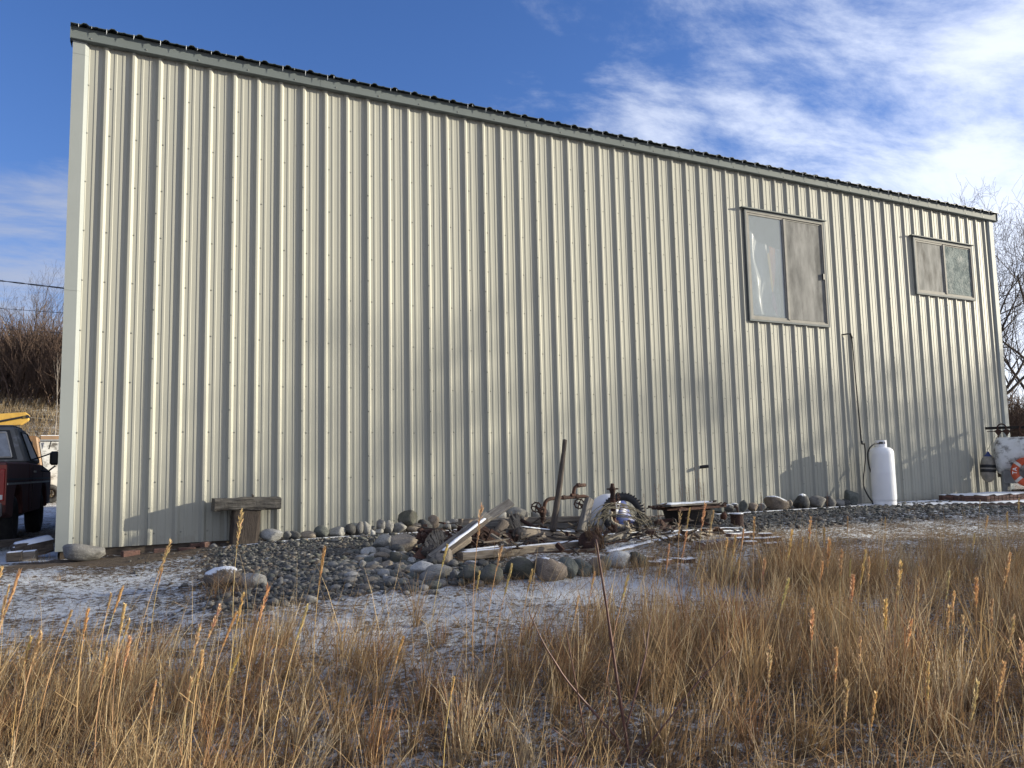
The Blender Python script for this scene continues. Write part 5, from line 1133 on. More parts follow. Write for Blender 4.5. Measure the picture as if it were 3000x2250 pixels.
# ochre truck
Yo = 19.0; g = px(118, 1330, Yo); ot = empty('ochre_truck', (g.x-.9, Yo, Z(g.x, Yo)), 'old ochre truck half hidden behind the pickup mirror', 'truck'); zt = Z(g.x, Yo); cabz = px(110, 1272, Yo).z
def ob(nm, lo, hi, m, bev=.03): return build(nm, MB().box([(lo[i]+hi[i])/2 for i in range(3)], [hi[i]-lo[i] for i in range(3)]), m, ot, bevel=bev)
bx = g.x-1.7; ob('body', (bx, Yo, zt+.35), (g.x+.10, Yo+4.6, zt+1.05), OLDBROWN)
cabm = MB(); cz0, cz1 = zt+1.05, cabz
v8 = [(bx+.05, Yo+1.0, cz0), (g.x+.06, Yo+1.0, cz0), (g.x+.06, Yo+3.0, cz0), (bx+.05, Yo+3.0, cz0), (bx+.25, Yo+1.2, cz1), (g.x-.16, Yo+1.2, cz1), (g.x-.16, Yo+2.5, cz1), (bx+.25, Yo+2.5, cz1)]
oc = build('cab', cabm.add(v8, [(3, 2, 1, 0), (4, 5, 6, 7), (0, 1, 5, 4), (1, 2, 6, 5), (2, 3, 7, 6), (3, 0, 4, 7)]), OLDBROWN, ot, bevel=.05)
build('rear_window', MB().add(quad_on(v8[0], v8[1], v8[5], v8[4], .12, .88, .2, .85, (0, -.02, .004)), [(0, 1, 2, 3)]), DGLASS, oc)
build('side_window', MB().add(quad_on(v8[1], v8[2], v8[6], v8[5], .15, .85, .15, .85, (.02, 0, .006)), [(0, 1, 2, 3)]), DGLASS, oc)
for cy in (Yo+.9, Yo+3.7): build('wheel', MB().torus((g.x-.05, cy, zt+.38), .27, .11, (1, 0, 0), 24, 10), RUBBER, ot, smooth=True)
# white trailer
Yw = 23.0; w0 = px(112, 1340, Yw); w1 = px(240, 1290, Yw); zt = Z(w0.x, Yw); tw = empty('white_trailer', (w0.x, Yw, zt), 'white flat-topped trailer standing beyond the pickup mirror', 'trailer')
build('body', MB().box(((w0.x+w1.x)/2, Yw+1, (zt+.5+w1.z)/2), (w1.x-w0.x, 2.0, w1.z-zt-.5)), WHITEOLD, tw, bevel=.04)
build('roof_rail', MB().box(((w0.x+w1.x)/2, Yw-.02, w1.z+.01), (w1.x-w0.x+.1, .08, .05)), STEEL, tw)
build('strut', MB().tube([px(150, 1292, Yw-.1), px(143, 1316, Yw-.1)], .02, 6), BLACK, tw)
for cx_ in (w0.x+.4, w1.x-.4): build('wheel', MB().torus((cx_, Yw-.02, zt+.34), .24, .10, (0, 1, 0), 24, 10), RUBBER, tw, smooth=True)
lz = px(118, 1275, 26.0); o = build('lumber_stack', MB().box((lz.x+1.1, 26.4, (lz.z+Z(lz.x, 26.4))/2), (2.2, .8, lz.z-Z(lz.x, 26.4))), mat('lumber_orange', (.30, .19, .11), (.24, .16, .10), scale=5, rough=.8, snow=.45), bevel=.02); tag(o, 'orange lumber stack with a little snow beyond the trailer', 'lumber')
# overhead wires
def wire(nm, q0, q1, r, sag, label, twist=0):
    p0 = pd(*q0); p1 = pd(*q1); pts = [p0.lerp(p1, i/40)-Vector((0, 0, sag*4*(i/40)*(1-i/40))) for i in range(41)]
    mb = MB()
    if twist:
        for k in range(2): mb.tube([p+Vector((0, .02*math.cos(i*1.7+k*math.pi), .02*math.sin(i*1.7+k*math.pi))) for i, p in enumerate(pts)], r, 5)
    else: mb.tube(pts, r, 5)
    o = build(nm, mb, BLACK); tag(o, label, 'wire', 'overhead wires')
wire('overhead_wire', (-700, 740, 34), (420, 872, 27), .014, .0, 'thick twisted overhead cable, uppermost left of the building', 1)
wire('overhead_wire', (-700, 855, 42), (420, 933, 36), .012, .0, 'thin overhead wire, middle one left of the building')
wire('overhead_wire', (-700, 905, 46), (420, 995, 40), .012, .0, 'thin overhead wire, lowest one left of the building')
wire('overhead_wire', (2700, 872, 34), (3400, 770, 26), .011, .0, 'upper overhead wire crossing the tree at the right')
wire('overhead_wire', (2700, 905, 34), (3400, 790, 26), .011, .0, 'lower overhead wire crossing the tree at the right')
# ------------------------------------------------------------------ vegetation
def tree_paths(seed, H_, r0, spread=.55, levels=4, lean=(0, 0), nb=(7, 6, 5, 4), start=.25, wob=.12, up=.12, ratio=(.52, .5, .5, .5)):
    rnd = random.Random(seed); out = []
    def grow(p, d, L_, r, lv):
        n = max(3, int(6-lv)); pts = [p]; rs = [r]; q = Vector(p); dd = Vector(d)
        for i in range(n):
            dd = (dd+Vector((rnd.gauss(0, wob), rnd.gauss(0, wob), rnd.gauss(0, wob*.6)+up*(.3 if lv == 0 else 1)))).normalized(); q = q+dd*(L_/n); pts.append(q); rs.append(r*(1-.80*(i+1)/n))
        out.append((pts, rs, lv))
        if lv >= levels-1: return
        k = nb[lv]
        for j in range(k):
            f = start+(1-start)*(j+rnd.random()*.8)/k if lv == 0 else .2+.8*(j+rnd.random())/k
            f = min(f, .98); i = min(int(f*n), n-1); t = f*n-i; b = pts[i].lerp(pts[i+1], t); rb = rs[i]+(rs[i+1]-rs[i])*t; ax = (pts[i+1]-pts[i]).normalized()
            e = ax.orthogonal().normalized(); a = rnd.uniform(0, 6.283); side = (e*math.cos(a)+ax.cross(e)*math.sin(a)); sp_ = spread*rnd.uniform(.7, 1.35)
            nd_ = (ax*math.cos(sp_)+side*math.sin(sp_)).normalized(); grow(b, nd_, L_*ratio[lv]*rnd.uniform(.7, 1.25)*(1.15-.55*f if lv == 0 else 1), rb*.62, lv+1)
    grow(Vector((0, 0, 0)), Vector((lean[0], lean[1], 1)).normalized(), H_, r0, 0); return out
def paths_mesh(paths, sides=(7, 5, 4, 3, 3), rmin=.0035):
    V = []; T = []; o = 0
    for pts, rs, lv in paths:
        n = sides[min(lv, 4)]; P = np.array([tuple(p) for p in pts]); R = np.maximum(np.array(rs), rmin)
        tg = np.gradient(P, axis=0); tg /= np.linalg.norm(tg, axis=1)[:, None]+1e-9
        ref = np.where(np.abs(tg[:, 2:3]) < .9, np.array([[0, 0, 1.]]), np.array([[1., 0, 0]])); s = np.cross(tg, ref); s /= np.linalg.norm(s, axis=1)[:, None]; w = np.cross(tg, s)
        a = np.linspace(0, 2*np.pi, n, endpoint=False); ring_ = P[:, None]+(s[:, None]*np.cos(a)[None, :, None]+w[:, None]*np.sin(a)[None, :, None])*R[:, None, None]
        V.append(ring_.reshape(-1, 3)); m_ = len(P); i = np.arange(m_-1)[:, None]*n; k = np.arange(n)[None]
        T.append((np.stack([i+k, i+(k+1) % n, i+n+(k+1) % n, i+n+k], -1).reshape(-1, 4)+o)); o += m_*n
    return np.concatenate(V), np.concatenate(T)
def tree(name, loc, label, group, seed, H_, r0, mt, mtw, **k):
    t = empty(name, loc, label, 'tree', group); P = tree_paths(seed, H_, r0, **k); th = [p for p in P if p[2] == 0]; rest = [p for p in P if p[2] > 0]
    o = np_mesh('trunk', *paths_mesh(th), mt, None, True, t); o = np_mesh('crown', *paths_mesh(rest), mtw, None, False, t); return t
def place(u, dep): p = pd(u, 1367, dep); return Vector((p.x, p.y, Z(p.x, p.y)))
# trees at the right end
tree('bare_tree', place(2962, 27.5), 'bare tall tree rising just right of the building end', 'bare trees behind the right end', 21, 7.6, .15, BARK, BARK, levels=5, nb=(10, 7, 6, 4), spread=.75, start=.30, lean=(-.03, -.02), wob=.16, ratio=(.50, .52, .55, .5))
tree('bare_tree', place(3030, 30), 'bare tree at the picture edge behind the tank', 'bare trees behind the right end', 22, 7.8, .14, BARK, BARK, levels=5, nb=(10, 7, 6, 4), spread=.75, start=.25, lean=(-.05, -.02), wob=.16)
tree('bare_tree', place(2990, 38), 'thin bare tree standing further back at the right', 'bare trees behind the right end', 25, 7.0, .10, BARK, BARK, levels=5, nb=(9, 6, 5, 4), spread=.7, start=.25)
# trees on the slope at the left
for i, (u, dep, h, s, txt) in enumerate([(15, 52, 7.4, 31, 'tallest bare tree at the left edge of the picture'), (62, 54, 6.2, 32, 'bare tree with a pale forked trunk on the left slope'), (85, 50, 5.6, 33, 'pale stemmed bare tree left of the building corner'), (165, 56, 6.6, 34, 'bare tree just touching the building corner on the left slope'), (-30, 50, 7.2, 35, 'bare tree cut by the left picture edge'), (118, 58, 6.4, 36, 'thin bare tree on the ridge of the left slope')]):
    tree('bare_tree', place(u, dep), txt, 'bare trees on the left slope', s, h, .085, BARKP if i in (1, 2) else BARK, BARK, levels=4, nb=(9, 7, 6, 4), spread=.55, start=.2, wob=.15)
l = place(158, 38); P_ = tree_paths(41, 4.3, .035, levels=2, nb=(6, 3), spread=.35, start=.5, wob=.04); t = empty('birch_sapling', l, 'single thin pale sapling stem before the dark brush', 'sapling'); np_mesh('stem', *paths_mesh(P_), BARKP, None, True, t)
# brush on the slope, a mass of thin stems
def brush(name, label, spots, seeds, hr, m, seed):
    rnd = random.Random(seed); vs = []; ts = []; o = 0; base = []
    for s in seeds:
        rr = random.Random(s); paths = []
        for k in range(9):
            st_ = tree_paths(s*31+k, 1.0, .012, levels=3, nb=(5, 4, 3), spread=.42, start=.25, wob=.12, lean=(rr.uniform(-.45, .45), rr.uniform(-.45, .45)))
            dx, dy = rr.uniform(-.22, .22), rr.uniform(-.22, .22); paths += [([p+Vector((dx, dy, 0)) for p in a], b, c+1) for a, b, c in st_]
        base.append(paths_mesh(paths, sides=(3, 3, 3, 3, 3), rmin=.0026))
    for (x, y) in spots:
        V, T = base[rnd.randrange(len(base))]; h = rnd.uniform(*hr); a = rnd.uniform(0, 6.28); c, s = math.cos(a), math.sin(a)
        W = np.stack([(V[:, 0]*c-V[:, 1]*s)*h*1.1+x, (V[:, 0]*s+V[:, 1]*c)*h*1.1+y, V[:, 2]*h+Z(x, y)-.05], -1); vs.append(W); ts.append(T+o); o += len(W)
    ob = np_mesh(name, np.concatenate(vs), np.concatenate(ts), m); tag(ob, label, 'brush', kind='stuff'); return ob
rb_ = random.Random(77); sp = []
for i in range(150):
    p = place(rb_.uniform(-160, 330), rb_.uniform(43, 63)); sp.append((p.x, p.y))
brush('hillside_brush', 'dense dark brown leafless brush covering the slope at left', sp, (1, 2, 3), (2.2, 4.2), TWIG, 5)
sp = []
for i in range(70):
    p = place(rb_.uniform(2860, 3250), rb_.uniform(31, 50)); sp.append((p.x, p.y))
brush('thicket', 'dark leafless thicket behind the white tank', sp, (4, 5), (2.0, 3.4), TWIG, 6)
# the wood right of the yard, whose shade lies on the wall's lower right and over the grass
def wood():
    vs = []; ts = []; o = 0; rnd = random.Random(15)
    protos = [paths_mesh(tree_paths(200+i, 1.0, .016, levels=5, nb=(11, 8, 6, 4), spread=.6, start=.14, wob=.13, ratio=(.42, .5, .52, .55)), sides=(5, 4, 3, 3, 3), rmin=.0005) for i in range(4)]
    for i, (x, y, h) in enumerate(WOOD):
        V, T = protos[i % 4]; a = rnd.uniform(0, 6.28); c, s = math.cos(a), math.sin(a)
        vs.append(np.stack([(V[:, 0]*c-V[:, 1]*s)*h+x, (V[:, 0]*s+V[:, 1]*c)*h+y, V[:, 2]*h+Z(x, y)-.1], -1)); ts.append(T+o); o += len(V)
    ob = np_mesh('bare_wood', np.concatenate(vs), np.concatenate(ts), BARK); tag(ob, 'leafless wood standing along the right side of the yard', 'wood', kind='stuff')
WOOD = []
rw_ = random.Random(3)
for i in range(15):
    y = -5.2-i*1.27+rw_.uniform(-.5, .5); x = 34+rw_.uniform(-3.5, 5); WOOD.append((x, y, rw_.uniform(5.6, 8.4)*(1 if y > -18.5 else .72)))
wood()

# grass: blades as one mesh per kind
def blades(name, label, pos, hgt, wid, lean_mu, lean_sd, cols, curl=.25, lean_each=None):
    n = len(pos); b = np.zeros((n, 3)); b[:, :2] = pos; b[:, 2] = zg(pos[:, 0], pos[:, 1])-.01
    an = RNG.uniform(0, 2*np.pi, n); wv = np.stack([np.cos(an), np.sin(an), np.zeros(n)], -1)*wid[:, None]*.5
    ln = np.array(lean_mu)[None]+RNG.normal(0, lean_sd, (n, 2))+(lean_each if lean_each is not None else 0); cv = RNG.normal(0, curl, (n, 2))
    def at_(t): return b+np.stack([(ln[:, 0]*t+cv[:, 0]*t*t)*hgt, (ln[:, 1]*t+cv[:, 1]*t*t)*hgt, hgt*t*(1-.12*t*(np.abs(cv).sum(1)))], -1)
    p1, p2, p3 = at_(.38), at_(.72), at_(1.0)
    V = np.stack([b-wv, b+wv, p1-wv*.9, p1+wv*.9, p2-wv*.65, p2+wv*.65, p3], 1).reshape(-1, 3); o = (np.arange(n)*7)[:, None]
    T = np.concatenate([o+np.array([[0, 1, 3]]), o+np.array([[0, 3, 2]]), o+np.array([[2, 3, 5]]), o+np.array([[2, 5, 4]]), o+np.array([[4, 5, 6]])])
    C = np.repeat(cols[:, None], 7, 1)*np.array([.75, .75, .9, .9, 1.05, 1.05, 1.15])[None, :, None]  # colour lightens from root to tip: sunlit tops put into the blade colour
    ob = np_mesh(name, V, T, GRASS, C.reshape(-1, 3)); tag(ob, label, 'grass', kind='stuff'); return ob
def straw(n, dark=.5):
    a = np.array([.47, .325, .155]); b = np.array([.235, .145, .075]); c = np.array([.34, .185, .085]); d = np.array([.62, .50, .31]); t = RNG.random((n, 1))**(1.0/(.3+dark)); u = RNG.random((n, 1))
    q = a*(1-t)+b*t; q = np.where(u < .16, c, q); q = np.where(u > .88, d, q); return q*np.array([.86, .84, .84])*RNG.uniform(.75, 1.2, (n, 1))
_LAT = RNG.uniform(-.62, .62, (3, 128, 128))
def vnoise(x, y, k):
    x = np.asarray(x)+40; y = np.asarray(y)+40; i = np.floor(x).astype(int); j = np.floor(y).astype(int); u = sm(x-i); v = sm(y-j); L_ = _LAT[k]; i0, i1, j0, j1 = i % 128, (i+1) % 128, j % 128, (j+1) % 128
    return (L_[i0, j0]*(1-u)+L_[i1, j0]*u)*(1-v)+(L_[i0, j1]*(1-u)+L_[i1, j1]*u)*v
def field_density(x, y):
    """how thickly the tall grass stands, from patches seen in the yard"""
    nx = vnoise(x*.9, y*.9, 0)+.7*vnoise(x*2.6, y*2.6, 1)
    left = sm((-4.6-.25*x-y+.2)/1.3)*sm((2.2-x)/1.2)
    mid = sm((-5.7-y)/1.2)*sm((x-.8)/.8)
    right = sm((x-4.6+.55*(y+6.0))/1.0)*sm((-3.95-.48*(x-6.2)*(x > 6.2)-y)/1.7)
    d = np.maximum(np.maximum(left*.9, mid*.75), right)
    return d*np.clip(.62+.85*nx, .20, 1.3)
def scatter(n, dens, xr, yr):
    x = RNG.uniform(*xr, n); y = RNG.uniform(*yr, n)
    # only ground the picture can show
    dx, dy = x-CAM_POS.x, y-CAM_POS.y; f = dx*math.sin(YAW)+dy*math.cos(YAW); s = dx*math.cos(YAW)-dy*math.sin(YAW)
    k = (f > 1.5) & (np.abs(s) < f*.66+1.5); x, y, f = x[k], y[k], f[k]
    m_ = RNG.random(len(x)) < dens(x, y); return np.stack([x[m_], y[m_]], -1)
# tussocks: blades springing from shared roots, leaning and splaying together
PC = scatter(5200, field_density, (-3.5, 12), (-9.6, -3.1)); nc = len(PC); ncl = RNG.poisson(46, nc).clip(8, 120)
idx = np.repeat(np.arange(nc), ncl); n = len(idx); rad = RNG.uniform(.02, .075, nc)[idx]; an_ = RNG.uniform(0, 2*np.pi, n); rr_ = np.sqrt(RNG.random(n))*rad
P1 = PC[idx]+np.stack([np.cos(an_)*rr_, np.sin(an_)*rr_], -1)
hc_ = (RNG.uniform(.20, .52, nc)*(.78+.35*sm((PC[:, 0]-1.0)/3)))[idx]; hg = hc_*RNG.uniform(.35, 1.1, n)
cl_ = straw(nc, .6)[idx]; cols = cl_*RNG.uniform(.65, 1.35, (n, 1)); pale = RNG.random(n) < .10; cols[pale] = np.array([.60, .48, .29])*RNG.uniform(.8, 1.15, (pale.sum(), 1))
lean_c = np.stack([RNG.normal(.20, .14, nc), RNG.normal(.03, .12, nc)], -1)[idx]+np.stack([np.cos(an_), np.sin(an_)], -1)*(rr_/rad*.22)[:, None]
LEAN = lean_c
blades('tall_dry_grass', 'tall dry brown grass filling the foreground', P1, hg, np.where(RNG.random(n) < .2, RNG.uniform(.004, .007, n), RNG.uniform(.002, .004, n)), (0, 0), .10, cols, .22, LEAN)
# loose single blades between the tussocks
PS = scatter(90000, field_density, (-3.5, 12), (-9.6, -3.3)); n = len(PS)
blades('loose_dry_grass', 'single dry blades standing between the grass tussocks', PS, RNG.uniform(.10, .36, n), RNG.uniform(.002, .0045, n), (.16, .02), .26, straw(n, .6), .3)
# long thin flowering stems without heads
PT = scatter(5200, field_density, (-3.5, 12), (-9.4, -3.2)); n = len(PT)
blades('grass_stems', 'long thin pale stems rising out of the dry grass', PT, RNG.uniform(.38, .78, n), RNG.uniform(.0024, .004, n), (.20, .02), .13, np.array([.52, .38, .20])*RNG.uniform(.7, 1.2, (n, 1)), .12)
# low matted litter and stubble over the snow
def low_density(x, y): return np.clip(.28+.35*np.sin(2.1*x+.8*y)*np.sin(1.7*y-.7*x)+.25*np.sin(6*x)*np.sin(5*y), .04, .8)*sm((-1.0-y)/.6)*(1-.95*gravel_mask(x, y))
P2 = scatter(90000, low_density, (-4, 15), (-8.5, -.9)); n = len(P2)
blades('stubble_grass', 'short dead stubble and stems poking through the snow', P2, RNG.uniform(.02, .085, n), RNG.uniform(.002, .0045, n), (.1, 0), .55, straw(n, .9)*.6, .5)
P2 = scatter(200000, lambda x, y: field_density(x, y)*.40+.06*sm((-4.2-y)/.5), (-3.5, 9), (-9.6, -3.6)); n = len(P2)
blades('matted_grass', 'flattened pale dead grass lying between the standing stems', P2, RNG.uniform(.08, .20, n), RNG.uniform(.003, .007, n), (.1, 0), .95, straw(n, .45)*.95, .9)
# stems with seed heads
def seed_stalks():
    st = []; rs = random.Random(19)
    # stalks whose heads stand out in the picture: (u of head top, v of head top, height in metres)
    HEAD = [(1993, 1500, .80), (2020, 1492, .82), (2066, 1478, .85), (2090, 1500, .8), (2012, 1560, .7), (2110, 1590, .65), (2130, 1580, .7), (2178, 1555, .75), (2210, 1520, .8), (2320, 1560, .75), (2375, 1520, .8), (2390, 1595, .7), (2430, 1585, .72), (2465, 1615, .7), (2535, 1620, .72), (2545, 1635, .7), (2640, 1650, .68), (2632, 1675, .66), (2780, 1680, .7), (2310, 1700, .62), (2795, 1740, .62), (2780, 1780, .6),
            (2960, 1625, .8), (2970, 1810, .62), (2992, 1880, .6), (2450, 1905, .55), (2480, 2000, .55), (2565, 2035, .5), (2255, 1895, .55), (2820, 1810, .6), (2670, 1820, .58), (500, 1588, .85), (708, 1500, .95), (950, 1610, .82), (55, 1680, .85), (3, 1670, .85), (90, 1870, .6), (258, 1790, .65), (365, 1775, .7), (380, 1870, .58), (644, 1780, .7), (690, 1800, .62), (785, 1720, .75), (900, 1780, .68), (585, 1835, .6), (1410, 1485, 1.0),
            (1470, 1600, .75), (1405, 1672, .6), (1310, 1600, .7), (1560, 1670, .62), (1180, 1870, .6), (1840, 1690, .7), (1330, 1985, .5), (455, 2000, .45), (560, 1990, .45), (2940, 1950, .6), (2410, 1650, .68), (2500, 1690, .66), (2240, 1640, .66), (2165, 1640, .66), (2055, 1620, .66), (1960, 1600, .66), (1935, 1660, .6), (2690, 1700, .66), (2860, 1700, .66), (2905, 1760, .62), (2595, 1760, .6), (2380, 1790, .6), (2520, 1870, .55), (2720, 1950, .55), (2865, 2000, .52)]
    for (u, v, h) in HEAD:
        # depth at which a stalk of this height has its foot on the ground
        best = None; d = 2.6
        while d < 12:
            p = pd(u, v, d); e = abs(p.z-h-Z(p.x, p.y))
            if best is None or e < best[0]: best = (e, p)
            d += .05
        st.append((best[1], h))
    for _ in range(120):
        x = rs.uniform(-.8, 9.5); y = rs.uniform(-7.6, -3.9)
        if field_density(np.array([x]), np.array([y]))[0] < rs.random()*.8: continue
        h = rs.uniform(.42, .74); st.append((Vector((x+h*.12, y, Z(x, y)+h)), h))
    V = []; T = []; C = []; o = 0
    def tri(a, b, c, col):
        nonlocal o
        V.extend([tuple(a), tuple(b), tuple(c)]); T.append((o, o+1, o+2)); C.extend([col]*3); o += 3
    for (tip, h) in st:
        ln = rs.uniform(.02, .28); az = rs.uniform(-.5, .5); foot = Vector((tip.x-h*ln*math.cos(az), tip.y-h*ln*math.sin(az), 0)); foot.z = Z(foot.x, foot.y)-.01
        col = (rs.uniform(.38, .50), rs.uniform(.27, .34), rs.uniform(.12, .17)); pts = [foot.lerp(tip, k/6)+Vector((0, 0, .02*math.sin(k/6*3.1))) - Vector((math.cos(az)*.03*h*math.sin(k/6*3.1), 0, 0)) for k in range(7)]
        w = rs.uniform(.0016, .0026)
        for a, b in zip(pts, pts[1:]):
            for e in (Vector((w, 0, 0)), Vector((-w*.5, w*.87, 0)), Vector((-w*.5, -w*.87, 0))):
                e2_ = Matrix.Rotation(2.094, 3, 'Z') @ e; tri(a+e, a+e2_, b+e2_*.8, col); tri(a+e, b+e2_*.8, b+e*.8, col)
        hl = h*rs.uniform(.17, .26); ax = (pts[-1]-pts[-2]).normalized(); dense = rs.choice((60, 80, 110)); fat = rs.uniform(.05, .11); hc = (rs.uniform(.56, .68), rs.uniform(.40, .49), rs.uniform(.19, .26))
        for k in range(dense):
            f = rs.random(); p = tip-ax*(hl*f); a = rs.uniform(0, 6.28); e = ax.orthogonal().normalized(); sd = e*math.cos(a)+ax.cross(e)*math.sin(a); l_ = hl*rs.uniform(.10, .2)*(.5+.8*math.sin(math.pi*min(1, f*.85+.15)))
            q_ = p+(ax*.93+sd*fat*4.2).normalized()*l_; ww = sd.cross(ax)*rs.uniform(.0022, .0042); tri(p-ww, p+ww, q_, tuple(x_*rs.uniform(.8, 1.15) for x_ in hc)); mid_ = p.lerp(q_, .5); tri(mid_-ww*1.5, q_, mid_+ww*1.5, hc)
        if rs.random() < .6:
            k = rs.randrange(2, 5); p = pts[k]; a = rs.uniform(0, 6.28); d = Vector((math.cos(a), math.sin(a), rs.uniform(.2, .8))).normalized(); L_ = h*rs.uniform(.2, .4); q1_ = p+d*L_*.6; q2_ = q1_+Vector((d.x, d.y, -.4))*L_*.45; s_ = Vector((0, 0, 1)).cross(d).normalized()*.0025
            tri(p-s_, p+s_, q1_+s_, col); tri(p-s_, q1_+s_, q1_-s_, col); tri(q1_-s_, q1_+s_, q2_, col)
    ob_ = np_mesh('seed_head_grass', np.array(V), np.array(T), GRASS, np.array(C)); tag(ob_, 'golden seed head stalks standing above the dry grass', 'grass', kind='stuff')
seed_stalks()
# dead weed stalks by the wall
def weed(spots, name, label):
    rs = random.Random(8)
    for i, (u, v, h, Yw_) in enumerate(spots):
        b = px(u, v, Yw_); mb = MB(); b.z = Z(b.x, Yw_)-.01; n_ = 2
        for k in range(n_):
            P = [b+Vector((rs.uniform(-.02, .02)+.05*h*t*(k-.5)*2, 0, h*t)) for t in (0, .35, .7, 1.0)]; mb.tube(P, [.005, .004, .003, .0015], 4)
            for q in range(14):
                t = rs.uniform(.35, 1); p = P[0].lerp(P[-1], t); d = Vector((rs.uniform(-1, 1), rs.uniform(-1, 1), rs.uniform(-.2, .9)))*.07*h; mb.tube([p, p+d], [.002, .001], 3)
        o = build(name, mb, mat('dead_weed', (.27, .17, .11), (.17, .10, .07), scale=12, rough=.95)); tag(o, label % ORD[i], 'weed', 'dead weeds by the wall')
weed([(1888, 1500, .40, -.55), (1927, 1495, .55, -.5), (1996, 1480, .60, -.55), (2016, 1480, .52, -.6), (2044, 1478, .85, -.5), (2060, 1478, .55, -.6), (2229, 1478, .35, -.5), (2425, 1470, .3, -.6)], 'dead_weed', 'thin dead weed stalk against the wall, %s from the left')
# grass tufts around stones
def tufts():
    pos = []; hh = []
    for (u, v, n_, r_, h_) in [(660, 1745, 160, .22, .22), (1480, 1640, 60, .12, .24), (1385, 1720, 60, .2, .10), (1440, 1720, 60, .2, .10), (1530, 1710, 60, .25, .10), (1840, 1680, 160, .35, .16), (1900, 1660, 140, .3, .22), (1640, 1712, 40, .2, .10), (172, 1700, 25, .05, .08), (60, 1640, 70, .14, .14), (110, 1648, 60, .12, .10), (2330, 1690, 420, .26, .42), (2420, 1690, 300, .28, .40), (1990, 1625, 120, .3, .24), (2100, 1620, 160, .4, .28)]:
        g = pg(u, v)
        for _ in range(n_): pos.append((g.x+random.gauss(0, r_*.6), g.y+random.gauss(0, r_*.5))); hh.append(h_*random.uniform(.5, 1.3))
    n_ = len(pos); blades('grass_tufts', 'dry brown grass tufts around the stones and timbers', np.array(pos), np.array(hh), RNG.uniform(.0018, .004, n_), (.05, 0), .30, straw(n_, .7), .4)
tufts()
# gravel
def gravel():
    bm = bmesh.new(); bmesh.ops.create_icosphere(bm, subdivisions=1, radius=.5); B1 = np.array([tuple(v.co) for v in bm.verts]); F1 = np.array([[v.index for v in f.verts] for f in bm.faces]); bm.free()
    def lay(name, label, n, xr, yr, sz, keep):
        x = RNG.uniform(*xr, n); y = RNG.uniform(*yr, n); k = RNG.random(n) < keep(x, y); x, y = x[k], y[k]; n = len(x)
        s = RNG.gamma(4, sz/4, n).clip(sz*.35, sz*2.3); sc = np.stack([s*RNG.uniform(.8, 1.5, n), s*RNG.uniform(.7, 1.1, n), s*RNG.uniform(.45, .75, n)], -1); a = RNG.uniform(0, 6.28, n)
        W = B1[None]*(1+RNG.normal(0, .10, (n, len(B1), 1)))*sc[:, None]; c, q = np.cos(a)[:, None], np.sin(a)[:, None]
        tl = RNG.normal(0, .25, n)[:, None]; X = W[..., 0]*c-W[..., 1]*q+x[:, None]; Y_ = W[..., 0]*q+W[..., 1]*c+y[:, None]; Zz = W[..., 2]+tl*W[..., 0]+(zg(x, y)+s*RNG.uniform(-.12, .22, n))[:, None]
        V = np.stack([X, Y_, Zz], -1).reshape(-1, 3); T = (F1[None]+(np.arange(n)*len(B1))[:, None, None]).reshape(-1, 3)
        pal = np.array([(.13, .125, .115), (.18, .172, .158), (.085, .09, .088), (.24, .228, .205), (.14, .145, .125), (.19, .155, .12), (.055, .055, .055), (.36, .345, .32)])*.85; w = np.array([.22, .19, .14, .11, .12, .13, .06, .04]); ci = RNG.choice(8, n, p=w/w.sum()); C = pal[ci]*RNG.uniform(.8, 1.2, (n, 1)); C = np.repeat(C[:, None], len(B1), 1).reshape(-1, 3)
        ob_ = np_mesh(name, V, T, PEB, C, True); tag(ob_, label, 'gravel', kind='stuff')
    big = lambda x, y: gravel_mask(x, y)*(x < 6.5)*(.35+.65*sm((-1.2-y)/1.5))
    lay('river_gravel', 'bed of rounded grey river gravel before the wall', 11000, (.4, 5.0), (-4.6, -.5), .042, big)
    lay('fine_gravel', 'fine grey gravel between the larger pebbles', 24000, (.3, 5.2), (-4.8, -.5), .024, lambda x, y: gravel_mask(x, y)*(x < 6.5)*.9+.05*(y > -3.9)*(x < 1.6))
    lay('dark_gravel', 'dark gravel strip running along the wall to the right', 9000, (6.8, 17.5), (-3.6, -.55), .04, lambda x, y: gravel_mask(x, y))
gravel()
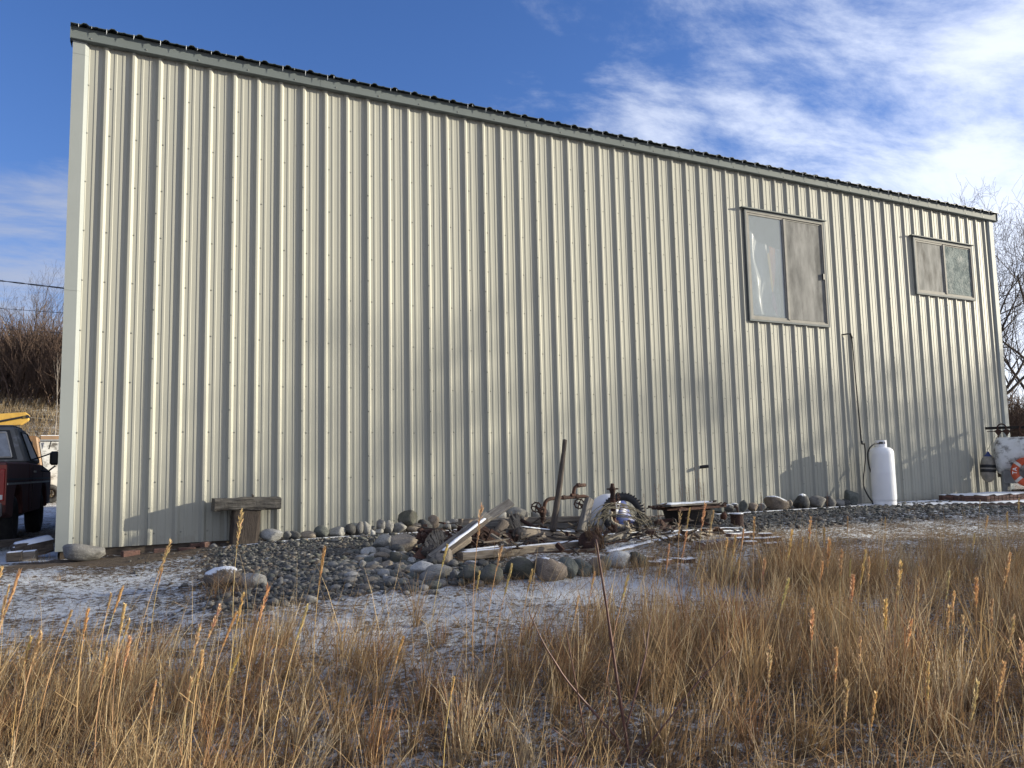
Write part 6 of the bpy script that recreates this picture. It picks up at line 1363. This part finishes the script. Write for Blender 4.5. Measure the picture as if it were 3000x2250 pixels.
# bare sapling close to the camera
def sapling():
    D = 3.45; S_ = [([(1850, 2275), (1832, 2146), (1812, 2020), (1789, 1862), (1776, 1770), (1762, 1681), (1746, 1581)], .0088, .0038), ([(1832, 2140), (1857, 2051), (1878, 1970), (1893, 1907), (1898, 1860), (1907, 1807)], .005, .002), ([(1828, 2184), (1760, 2110), (1665, 1999), (1620, 1930), (1590, 1880), (1550, 1794)], .006, .002),
          ([(1740, 2290), (1712, 2150), (1694, 2042), (1672, 1920), (1654, 1830)], .0045, .0018), ([(1850, 2240), (1885, 2200), (1997, 2060), (2060, 1980), (2142, 1902)], .005, .0018), ([(1762, 2290), (1778, 2160), (1789, 2030)], .0035, .0015), ([(1835, 2290), (1800, 2140), (1789, 2060), (1780, 1980)], .0035, .0014), ([(1760, 2260), (1690, 2190), (1612, 2130)], .0035, .0015), ([(1776, 1770), (1784, 1745), (1780, 1728)], .0025, .001), ([(1893, 1907), (1886, 1860), (1884, 1840)], .0025, .001)]
    b = pd(1850, 2275, D); t = empty('bare_sapling', (b.x, b.y, Z(b.x, b.y)), 'bare reddish sapling with spreading twigs in the foreground grass', 'sapling')
    for i, (q, r0, r1) in enumerate(S_):
        dd = [D+(.18*math.sin(i*1.7))*k/len(q) for k in range(len(q))]; P = [pd(u, v, d) for (u, v), d in zip(q, dd)]
        if i in (0, 3, 5, 6, 7): P = [Vector((P[0].x+.01, P[0].y, Z(P[0].x, P[0].y)-.02))]+P
        P = smooth_path(P, 3); n_ = len(P); mb = MB(); rs_ = [0.95*(r0+(r1-r0)*k/(n_-1)) for k in range(n_)]
        rs_ = [r*(1.25 if k % 4 == 0 else 1) for k, r in enumerate(rs_)]; mb.tube(P, rs_, 7); build('stem' if i in (0, 3, 5, 6) else 'twig', mb, STEM, t, smooth=True)
sapling()

# golden grass strip at the foot of the brushy slope
def slope_grass():
    pos = []
    for _ in range(5200):
        p = place(random.uniform(-60, 260), random.uniform(30, 44)); pos.append((p.x, p.y))
    n = len(pos); a = np.array([.27, .20, .11])*RNG.uniform(.6, 1.15, (n, 1))
    blades('slope_grass', 'golden dry grass strip below the brush on the slope', np.array(pos), RNG.uniform(.3, .8, n), RNG.uniform(.010, .025, n), (.05, 0), .2, a, .25)
slope_grass()
